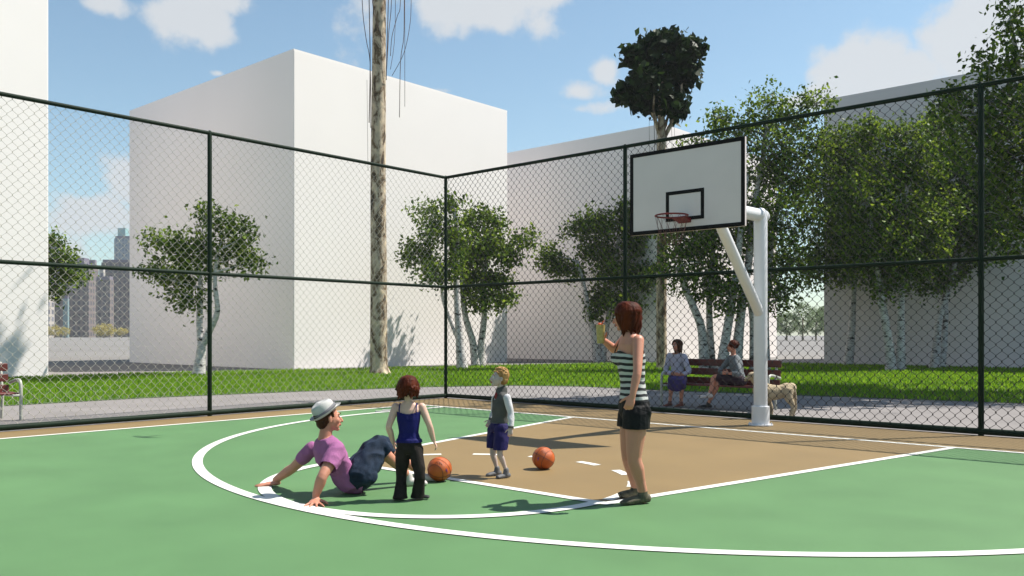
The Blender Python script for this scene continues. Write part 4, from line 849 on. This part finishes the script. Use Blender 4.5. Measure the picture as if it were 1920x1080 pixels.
# ---- man sitting on the ground, leaning back on his hands
def man():
    s = 1.0
    t = thing('person', G(655, 925), 'man in pink T-shirt and denim shorts sitting on the court leaning on his hands', 'person')
    Pp = U(655, 898, 7.72); Pp.z = .135; Cc = U(622, 858, 7.68); Nn = U(608, 821, 7.66); Hc = U(616, 784, 7.68)
    SR = U(632, 846, 7.48); SL = U(585, 842, 7.84); ss = unit(SL - SR)
    ER = U(605, 892, 7.28); WR = U(592, 935, 7.26); EL = U(551, 876, 7.97); WL = U(517, 907, 8.07)
    WR.z = .065; WL.z = .06
    hs = unit(-RV * .50 + FV * .86); HR = Pp - hs * .085 + RV * .05; HL = Pp + hs * .085 + RV * .05
    KR = U(706, 836, 7.86); KL = U(716, 838, 8.16); AR = U(765, 894, 8.08); AL = U(788, 892, 8.34); AR.z = .10; AL.z = .10
    (tor, d1, d2) = torso(Pp, Cc, Nn, hs, ss, s, False, wid=.96, lo=.6)
    fd = unit(RV * .86 + FV * .48 + UP * .04); s = 1.1
    hp_, P, F, Lt, Up = head_parts(Hc, fd, UP - RV * .08, s); s = 1.0
    parts = [tor, *hp_, tube([Nn - UP * .03, Nn * .3 + Hc * .7], [.060, .054], n=14), arm_t(SR, ER, WR, s, k=1.24), arm_t(SL, EL, WL, s, k=1.24), leg_t(HR, KR, AR, s), leg_t(HL, KL, AL, s)]
    hdR = unit(U(583, 952, 7.18) - G(590, 935)); hdR.z = 0; hdL = unit(U(476, 915, 8.05) - U(517, 913, 8.07)); hdL.z = 0
    WR2 = WR.copy(); WR2.z = .030; WL2 = WL.copy(); WL2.z = .030
    parts += hand(WR2, hdR + UP * -.10, -UP, RV, s * 1.34, .05, .42) + hand(WL2, hdL + UP * -.10, -UP, FV, s * 1.22, .05, .30)
    parts += [tube([WR, WR2], [.029, .026], n=10), tube([WL, WL2], [.029, .026], n=10)]
    V, F_ = remesh(parts, .0055, 5, floor=.003); mesh_obj('body', V, F_, M['skin'], t, world=True, smooth=True)
    s = 1.1; face(t, P, F, Lt, Up, s, None); brows_lips(t, P, F, Lt, Up, s, M['hair_brown'])
    # short hair under the hat: back of the head, sideburns
    hl = [ell(P(-.034, 0, .026), (Lt * .077 * s, F * .088 * s, Up * .085 * s), 20, 12), ell(P(-.055, 0, -.035), (Lt * .062 * s, F * .046 * s, Up * .052 * s), 16, 10)] + [tube([P(.012, q * .072, .05), P(.022, q * .072, .012)], [.010, .007], n=6) for q in (1, -1)]
    V, F_ = remesh(hl, .005, 1, wr=.0018, wscale=70); mesh_obj('hair', V, F_, M['hair_brown'], t, world=True, smooth=True)
    # trilby, brim tipped up at the back of the head
    hf = nrm(F + Up * .68); hu = nrm(Up - F * .68); hl_ = nrm(np.cross(hu, hf)); hc = P(-.020, 0, .050)
    V = []; Fc = []; n = 32
    prof = [(0.150, .020, 0), (.140, .008, 0), (.112, -.004, 0), (.099, .0, 0), (.098, .030, 0), (.094, .070, 0), (.086, .098, 0), (.064, .112, .010), (.035, .108, .016), (.002, .100, .014)]
    for r, z, dn in prof:
        for j in range(n):
            a = 2 * math.pi * j / n; ca, sa = math.cos(a), math.sin(a); zz = z
            if r > .105: zz += -.030 * (max(ca, 0) ** 2) * ((r - .10) / .05) + .012 * max(-ca, 0) * ((r - .1) / .05)
            if .02 < r < .09 and z > .09: zz += -dn * (1 - abs(sa)) - .016 * max(ca, 0)
            rr_ = r * (1.0 + .10 * abs(ca)) if r < .105 else r * (1 + .02 * abs(ca))
            V.append(hc + hf * ca * rr_ + hl_ * sa * r * .93 + hu * zz)
    for i in range(len(prof) - 1):
        for j in range(n): Fc.append((i * n + j, i * n + (j + 1) % n, (i + 1) * n + (j + 1) % n, (i + 1) * n + j))
    Fc.append(tuple((len(prof) - 1) * n + j for j in range(n)))
    ht = thing('hat', Vector(hc), 'pale grey trilby hat with darker band on the sitting man\'s head', 'hat')
    o = mesh_obj('hat_felt', V, Fc, M['hat'], ht, world=True, smooth=True); md = o.modifiers.new('s', 'SOLIDIFY'); md.thickness = .004; md = o.modifiers.new('u', 'SUBSURF'); md.levels = 1; md.render_levels = 1
    bb = MB(); pts = [hc + hf * math.cos(a) * .1015 * (1 + .10 * abs(math.cos(a))) + hl_ * math.sin(a) * .0945 + hu * .016 for a in np.linspace(0, 2 * np.pi, 33)]
    bb.tube(pts, [(.003, .015)] * 33, n=8, side=None, caps=False)
    V = []; Fb = []
    for a in np.linspace(0, 2 * np.pi, 33)[:-1]:
        for z, r in ((.004, .1015), (.034, .100)): V.append(hc + hf * math.cos(a) * (r + .0015) * (1 + .10 * abs(math.cos(a))) + hl_ * math.sin(a) * (r * .93 + .0015) + hu * z)
    for j in range(32): k = (j + 1) % 32; Fb.append((2 * j, 2 * k, 2 * k + 1, 2 * j + 1))
    o = mesh_obj('hat_band', V, Fb, M['band'], ht, world=True, smooth=True); md = o.modifiers.new('s', 'SOLIDIFY'); md.thickness = .003; md.offset = 1
    s = 1.0
    # T-shirt
    (ts, _, _) = torso(Pp, Cc, Nn, hs, ss, s, False, .020, wid=1.0, lo=.85)
    SRe = SR + (ER - SR) * .66; SLe = SL + (EL - SL) * .60
    cloth(t, 'tee_shirt', [ts, ell(Pp + RV * .045 - UP * .01, (hs * .175, RV * .145, UP * .13)), arm_t(SR, ER, WR, s, .022, 1.22, .33), arm_t(SL, EL, WL, s, .012, 1.12, .31)], M['pink'], wr=.006, wscale=8, wdir=(1, 1, 1.3), seed=4,
          cuts=[plane_cut(SRe, ER - SR, .11), plane_cut(SLe, EL - SL, .11), plane_cut(Nn + UP * .012, Nn - Cc, .10), plane_cut(Pp + RV * .165, RV * 1 + UP * -.30)], floor=.004)
    # denim shorts to just past the knee
    def lg(H, K, A): return leg_t(H + (K - H) * .13, K, A, s, .042, 1.08, .64)
    ends = [K + (A - K) * .22 for K, A in ((KR, AR), (KL, AL))]
    (ps, _, _) = torso(Pp, Cc, Nn, hs, ss, s, False, .012, wid=.98, lo=.7)
    cloth(t, 'denim_shorts', [lg(HR, KR, AR), lg(HL, KL, AL), ell(Pp + RV * .15 + UP * .02, (hs * .14, RV * .08, UP * .10))], M['denim'], wr=.013, wscale=8, seed=6, wdir=(1, 1, 1), cuts=[plane_cut(ends[0], AR - KR, .17), plane_cut(ends[1], AL - KL, .17)], floor=.004)
    shoe(t, AR, U(802, 914, 8.12), s * .98, M['shoe_white'], M['sole']); shoe(t, AL, U(826, 905, 8.36), s * .98, M['shoe_white'], M['sole'])
man()

# ---- two women on the bench
def bench_woman_a():
    s = .97; yb = 15.12
    def Q(u, v, y): p, Zt = atx(u, y=y); return U(u, v, Zt)
    t = thing('person', Q(1270, 760, 14.85) * 1, 'woman with long dark hair in a lilac blouse and purple skirt on the bench', 'person'); t.location.z = 0
    Pp = Q(1271, 712, 15.20); Pp.z = .55; Cc = Q(1270, 690, 15.26); Cc.z = .86; Nn = Q(1269, 674, 15.27); Nn.z = 1.05; Hc = Q(1269, 657, 15.20); Hc.z = 1.20
    ss = unit((1, 0, 0)); SL = Nn + ss * .17 - UP * .07; SR = Nn - ss * .17 - UP * .07
    EL = Q(1292, 697, 15.10); ER = Q(1248, 698, 15.12); WL = Q(1280, 703, 14.92); WR = Q(1261, 701, 14.92)
    HL = Pp + ss * .09; HR = Pp - ss * .09; KL = Q(1279, 715, 14.80); KL.z = .50; KR = Q(1260, 714, 14.82); KR.z = .50; AL = Q(1277, 752, 14.88); AL.z = .09; AR = Q(1256, 752, 14.82); AR.z = .09
    (tor, _, _) = torso(Pp, Cc, Nn, ss, ss, s, True); fd = unit((-.15, -.95, -.05)); hp_, P, F, Lt, Up = head_parts(Hc, fd, (-.1, 0, 1), s * 1.0)
    parts = [tor, *hp_, tube([Nn - UP * .03, Nn + UP * .1], [.048, .045], n=12), arm_t(SL, EL, WL, s), arm_t(SR, ER, WR, s), leg_t(HL, KL, AL, s, k=.95), leg_t(HR, KR, AR, s, k=.95)]
    parts += hand(WL, Vector((-.9, -.3, .0)), (0, 1, 0), UP, s, .5, .05) + hand(WR, Vector((.9, -.3, 0)), (0, 1, 0), UP, s, .5, .05)
    skinbody(t, parts, s, M['skin'], .0075); face(t, P, F, Lt, Up, s, None); brows_lips(t, P, F, Lt, Up, s, M['hair_brown'])
    V, F_ = remesh(hair_locks(P, F, Lt, Up, s, .24, .75, 24, 31, r=.018, wave=.012), .007, 1); mesh_obj('hair', V, F_, M['hair_brown'], t, world=True, smooth=True)
    (ts, _, _) = torso(Pp, Cc, Nn, ss, ss, s, True, .016)
    cloth(t, 'blouse', [ts, arm_t(SL, EL, WL, s, .014), arm_t(SR, ER, WR, s, .014)], M['blouse'], wr=.006, wscale=10, vox=.009, cuts=[lambda V: V[:, 2] < .60, plane_cut(Nn + UP * .0, UP - Vector((0, .6, 0)), .09), plane_cut(WL, WL - EL, .07), plane_cut(WR, WR - ER, .07)])
    cloth(t, 'skirt', [loft([(Pp + UP * .08, ss, .16, (0, 1, 0), .13), (Pp, ss, .19, (0, 1, 0), .15), (Pp - UP * .08, ss, .17, (0, 1, 0), .13)], 18), leg_t(HL, KL, AL, s, .025, 1, .62), leg_t(HR, KR, AR, s, .025, 1, .62), tube([Pp, (KL + KR) / 2 + UP * .03, (KL + KR) / 2 + Vector((0, -.05, -.08)), (KL + KR) / 2 + Vector((0, -.03, -.17))], [(.16, .07), (.15, .06), (.15, .045), (.13, .03)], n=16, side=ss, sub=3)], M['skirt'], wr=.008, wscale=10, vox=.009, seed=2)
    for A_ in (AL, AR): shoe(t, A_, A_ + Vector((-.02, -.20, -.05)), s * .9, mat('shoe_red', (.16, .045, .03), .4, .2, 9), M['shoe_dark'])
bench_woman_a()
def bench_woman_b():
    s = .97
    def Q(u, v, y): p, Zt = atx(u, y=y); return U(u, v, Zt)
    t = thing('person', Q(1360, 760, 14.9) * 1, 'woman with short auburn hair in a grey sweater sitting cross-legged on the bench', 'person'); t.location.z = 0
    Pp = Q(1386, 715, 15.12); Pp.z = .55; Cc = Q(1380, 694, 15.16); Cc.z = .84; Nn = Q(1375, 676, 15.16); Nn.z = 1.03; Hc = Q(1373, 658, 15.10); Hc.z = 1.19
    fd0 = unit((-.75, -.66, 0)); ss = unit((.66, -.75, 0)); SL = Nn + ss * .17 - UP * .07; SR = Nn - ss * .17 - UP * .07
    EL = Q(1386, 701, 14.92); ER = Q(1352, 694, 15.25); WL = Q(1366, 700, 14.86); WR = Q(1354, 700, 14.96)
    HL = Pp + ss * .08; HR = Pp - ss * .08; KL = Q(1340, 709, 14.95); KL.z = .60; AL = Q(1330, 742, 14.82); AL.z = .27
    KR = Q(1348, 715, 15.0); KR.z = .50; AR = Q(1328, 752, 14.95); AR.z = .09
    (tor, _, _) = torso(Pp, Cc, Nn, ss, ss, s, True); fd = unit((-.90, -.40, -.05)); hp_, P, F, Lt, Up = head_parts(Hc, fd, UP, s)
    parts = [tor, *hp_, tube([Nn - UP * .03, Nn + UP * .1], [.048, .045], n=12), arm_t(SL, EL, WL, s), arm_t(SR, ER, WR, s), leg_t(HL, KL, AL, s), leg_t(HR, KR, AR, s)]
    parts += hand(WL, Vector((-.9, 0, .1)), (0, 1, 0), UP, s, .5, .05) + hand(WR, Vector((.6, -.5, .1)), (0, 1, 0), UP, s, .5, .05)
    skinbody(t, parts, s, M['skin'], .0075); face(t, P, F, Lt, Up, s, None); brows_lips(t, P, F, Lt, Up, s, M['hair_red'])
    V, F_ = remesh(hair_locks(P, F, Lt, Up, s, .09, .85, 22, 41, r=.018, wave=.015), .007, 1); mesh_obj('hair', V, F_, M['hair_red'], t, world=True, smooth=True)
    (ts, _, _) = torso(Pp, Cc, Nn, ss, ss, s, True, .022)
    cloth(t, 'sweater', [ts, arm_t(SL, EL, WL, s, .018), arm_t(SR, ER, WR, s, .018)], M['sweater'], wr=.006, wscale=9, vox=.009, cuts=[lambda V: V[:, 2] < .54, plane_cut(Nn + UP * .0, UP + fd0 * .4, .09), plane_cut(WL - (WL - EL) * .35, WL - EL, .09), plane_cut(WR - (WR - ER) * .35, WR - ER, .09)])
    cloth(t, 'skirt', [loft([(Pp + UP * .06, ss, .16, fd0, .13), (Pp, ss, .19, fd0, .15), (Pp - UP * .08, ss, .17, fd0, .13)], 18), leg_t(HL, KL, AL, s, .022, 1, .40), leg_t(HR, KR, AR, s, .022, 1, .42)], M['darkskirt'], wr=.005, wscale=10, vox=.009, seed=2)
    shoe(t, AL, AL + Vector((-.19, -.06, -.02)), s * .95, M['shoe_white'], M['sole'], ground=False); shoe(t, AR, AR + Vector((-.19, -.08, -.05)), s * .95, M['shoe_dark'], M['shoe_dark'])
bench_woman_b()

# ---- dog behind the pole
def dog():
    Z = 14.62
    base = U(1450, 785, Z); base.z = 0
    t = thing('dog', base, 'pale tan dog standing on the path behind the white hoop pole', 'dog')
    D = lambda u, v, dz=0: U(u, v, Z + dz)
    parts = [tube([D(1484, 727), D(1476, 730), D(1462, 735), D(1446, 736), D(1432, 735), D(1422, 730)], [(.085, .085), (.105, .115), (.10, .115), (.105, .14), (.115, .16), (.09, .12)], n=16, side=FV, sub=3),
             tube([D(1428, 726), D(1420, 716), D(1414, 709)], [(.085, .10), (.07, .085), (.065, .075)], n=12, side=FV, sub=2),
             ell(D(1411, 705), (RV * .085, FV * .07, UP * .07)), tube([D(1409, 707), D(1402, 710), D(1398, 712)], [(.048, .045), (.036, .036), (.03, .028)], n=10, side=FV),
             tube([D(1486, 724), D(1490, 733), D(1492, 748), D(1493, 762)], [.030, .026, .022, .010], n=8, sub=3)]
    for dz in (-.10, .10):
        k = 0 if dz < 0 else 4
        parts.append(tube([D(1479 + k, 732, dz * .8), D(1478 + k, 745, dz), D(1487 + k, 762, dz), D(1483 + k, 776, dz), D(1482 + k, 786.5, dz), D(1477 + k, 787, dz)], [(.060, .09), (.055, .075), (.030, .036), (.026, .028), (.026, .026), (.026, .018)], n=12, side=FV, sub=3))
        parts.append(tube([D(1430 + k * 2, 734, dz * .8), D(1432 + k * 2, 750, dz), D(1434 + k * 3, 765, dz), D(1434 + k * 3, 778, dz), D(1434 + k * 3, 786.5, dz), D(1429 + k * 3, 787, dz)], [(.06, .08), (.045, .055), (.034, .036), (.028, .028), (.028, .026), (.028, .018)], n=12, side=FV, sub=3))
        parts.append(tube([D(1415, 700, dz * .5), D(1417, 704, dz * .72), D(1415, 712, dz * .8)], [(.018, .035), (.02, .04), (.012, .02)], n=8, side=FV))
    V, F = remesh(parts, .009, 4, wr=.003, wscale=30, floor=.002); mesh_obj('body', V, F, M['dog'], t, world=True, smooth=True)
    n = MB(); n.ell(D(1395.5, 711), (RV * .016, FV * .018, UP * .014)); n.build('nose', M['nose'], t, world=True, smooth=True)
    for dz in (-.045, .045): e = MB(); e.ell(D(1405, 703.5, dz * 1.2), (RV * .010, FV * .008, UP * .010)); e.build('eye', M['nose'], t, world=True, smooth=True)
dog()

def shadow_caster(shadow, z, span):  # unseen winged shape, added only to cast a small shadow on the court
    p = shadow + SUNH * (z / math.tan(SUNEL)); p.z = z; t = thing('bird', p, 'dark bird gliding above the frame, its shadow on the green left of the arc', 'bird')
    dk = mat('feathers_dark', (.05, .05, .055), .8, .2, 20); a = nrm(G(246, 816) - G(305, 821)); b_ = W(-a[1], a[0], 0); k = span
    q = MB(); q.tube([b_ * -.24 * k, b_ * -.10 * k, b_ * .10 * k, b_ * .24 * k], [.012 * k, .05 * k, .055 * k, .02 * k], n=10, sub=3); q.build('body', dk, t, smooth=True)
    for s_ in (1, -1):
        w_ = MB(); w_.tube([a * s_ * .03 * k + b_ * .05 * k, a * s_ * .22 * k + b_ * .10 * k + W(0, 0, .05 * k), a * s_ * .50 * k - b_ * .06 * k + W(0, 0, .02 * k)], [(.085 * k, .010 * k), (.07 * k, .007 * k), (.02 * k, .004 * k)], n=10, side=b_, sub=4); w_.build('wing', dk, t, smooth=True)
    w_ = MB(); w_.tube([b_ * -.22 * k, b_ * -.36 * k], [(.02 * k, .006 * k), (.055 * k, .005 * k)], n=8, side=a); w_.build('tail', dk, t, smooth=True)
shadow_caster(G(275, 819), 9.0, .50)

# ------------------------------------------------------------------ sky, sun, camera
w = bpy.data.worlds.new('World'); sc.world = w; w.use_nodes = True; nt = w.node_tree; N = nt.nodes; L = nt.links
bg = N['Background']; sky = N.new('ShaderNodeTexSky'); sky.sky_type = 'NISHITA'; sky.sun_disc = False; sky.sun_elevation = SUNEL; sky.sun_rotation = math.atan2(SUNH.x, SUNH.y)
sky.air_density = 1.0; sky.dust_density = .6; sky.ozone_density = 1.2
tc = N.new('ShaderNodeTexCoord'); nzn = N.new('ShaderNodeTexNoise'); nzn.inputs['Scale'].default_value = 9; nzn.inputs['Detail'].default_value = 7; nzn.inputs['Roughness'].default_value = .60
L.new(tc.outputs['Generated'], nzn.inputs['Vector'])
def math_(op, a, b=None, c=None):
    m = N.new('ShaderNodeMath'); m.operation = op
    for i, x in enumerate((a, b, c)):
        if x is None: continue
        if hasattr(x, 'is_linked'): L.new(x, m.inputs[i])
        else: m.inputs[i].default_value = x
    return m.outputs[0]
clouds = [(370, 35, 95, 62, 1), (430, 0, 90, 50, .8), (200, 5, 62, 26, .6), (620, 20, 200, 60, .32), (910, 5, 150, 66, .95), (1010, -10, 100, 40, .8), (1085, 205, 70, 20, .6), (1088, 175, 44, 24, .6), (1130, 135, 28, 26, .55), (170, 400, 90, 70, .8), (230, 340, 60, 60, .8), (140, 480, 90, 60, .6),
          (1620, 120, 110, 75, 1), (1700, 150, 120, 70, 1), (1850, 80, 140, 120, 1.1), (1500, 190, 70, 26, .7), (1560, 170, 60, 40, .7), (1770, 42, 20, 20, .55), (410, 138, 20, 9, .6), (1960, 300, 260, 120, .6), (840, 170, 80, 10, .3), (-300, 200, 300, 150, 1), (2500, 200, 400, 200, 1)]
acc = None
for u, v, ru, rv, k in clouds:
    d = (RV * ((u - 960) / FPX) + FV + UP * ((HZ - v) / FPX)); ln = d.length; d /= ln; a = ru / FPX / ln; b_ = rv / FPX / ln
    sb = N.new('ShaderNodeVectorMath'); sb.operation = 'SUBTRACT'; L.new(tc.outputs['Generated'], sb.inputs[0]); sb.inputs[1].default_value = d
    ml = N.new('ShaderNodeVectorMath'); ml.operation = 'MULTIPLY'; L.new(sb.outputs[0], ml.inputs[0]); ml.inputs[1].default_value = (1 / a, 1 / a, 1 / b_)
    le = N.new('ShaderNodeVectorMath'); le.operation = 'LENGTH'; L.new(ml.outputs[0], le.inputs[0])
    val = math_('MULTIPLY', math_('SUBTRACT', 1.35, le.outputs['Value']), k)
    acc = val if acc is None else math_('MAXIMUM', acc, val)
nzc = math_('MULTIPLY', math_('SUBTRACT', nzn.outputs['Fac'], .5), 2.6)
tot = math_('ADD', math_('MULTIPLY', acc, 1.0), nzc)
mr = N.new('ShaderNodeMapRange'); mr.interpolation_type = 'SMOOTHSTEP'; mr.inputs['From Min'].default_value = .30; mr.inputs['From Max'].default_value = .72; mr.inputs['To Max'].default_value = .92; L.new(tot, mr.inputs['Value'])
mx = N.new('ShaderNodeMix'); mx.data_type = 'RGBA'; L.new(mr.outputs[0], mx.inputs[0]); sk2 = N.new('ShaderNodeMix'); sk2.data_type = 'RGBA'; sk2.inputs[0].default_value = .97; sk2.blend_type = 'MULTIPLY'; L.new(sky.outputs[0], sk2.inputs[6]); sk2.inputs[7].default_value = (.92, 1.06, 1.0, 1); L.new(sk2.outputs[2], mx.inputs[6]); mx.inputs[7].default_value = (4.55, 4.72, 4.9, 1)
L.new(mx.outputs[2], bg.inputs['Color']); bg.inputs['Strength'].default_value = .082
sd = bpy.data.lights.new('sun', 'SUN'); sd.energy = 4.8; sd.angle = math.radians(.5); sd.color = (1, .95, .87)
so = bpy.data.objects.new('sun', sd); COL.objects.link(so)
sdir = SUNH * math.cos(SUNEL) + UP * math.sin(SUNEL); so.rotation_euler = sdir.to_track_quat('Z', 'Y').to_euler(); so.location = (5, 8, 30)
cd = bpy.data.cameras.new('camera'); cd.sensor_width = 36; cd.lens = FPX / 1920 * 36; cd.shift_y = 87 / 1920; cd.clip_end = 3000; cd.clip_start = .05
co = bpy.data.objects.new('camera', cd); COL.objects.link(co); co.location = (0, 0, CH); co.rotation_euler = (math.pi / 2, 0, TH); sc.camera = co
sc.view_settings.view_transform = 'Standard'; sc.view_settings.look = 'None'; sc.view_settings.exposure = .90; sc.view_settings.gamma = 1
sc.cycles.max_bounces = 8

hz_ = MB(); hz_.box((-250, 300, 59), (1500, 1500, 122)); ho = hz_.build('haze', bpy.data.materials.new('haze'), None); tag(ho, kind='stuff')
hm = ho.data.materials[0]; hm.use_nodes = True; hn = hm.node_tree; hn.nodes.clear(); oo = hn.nodes.new('ShaderNodeOutputMaterial'); pv = hn.nodes.new('ShaderNodeVolumePrincipled')
pv.inputs['Color'].default_value = (.86, .88, .92, 1); pv.inputs['Density'].default_value = .00035; pv.inputs['Anisotropy'].default_value = .2; hn.links.new(pv.outputs[0], oo.inputs['Volume'])
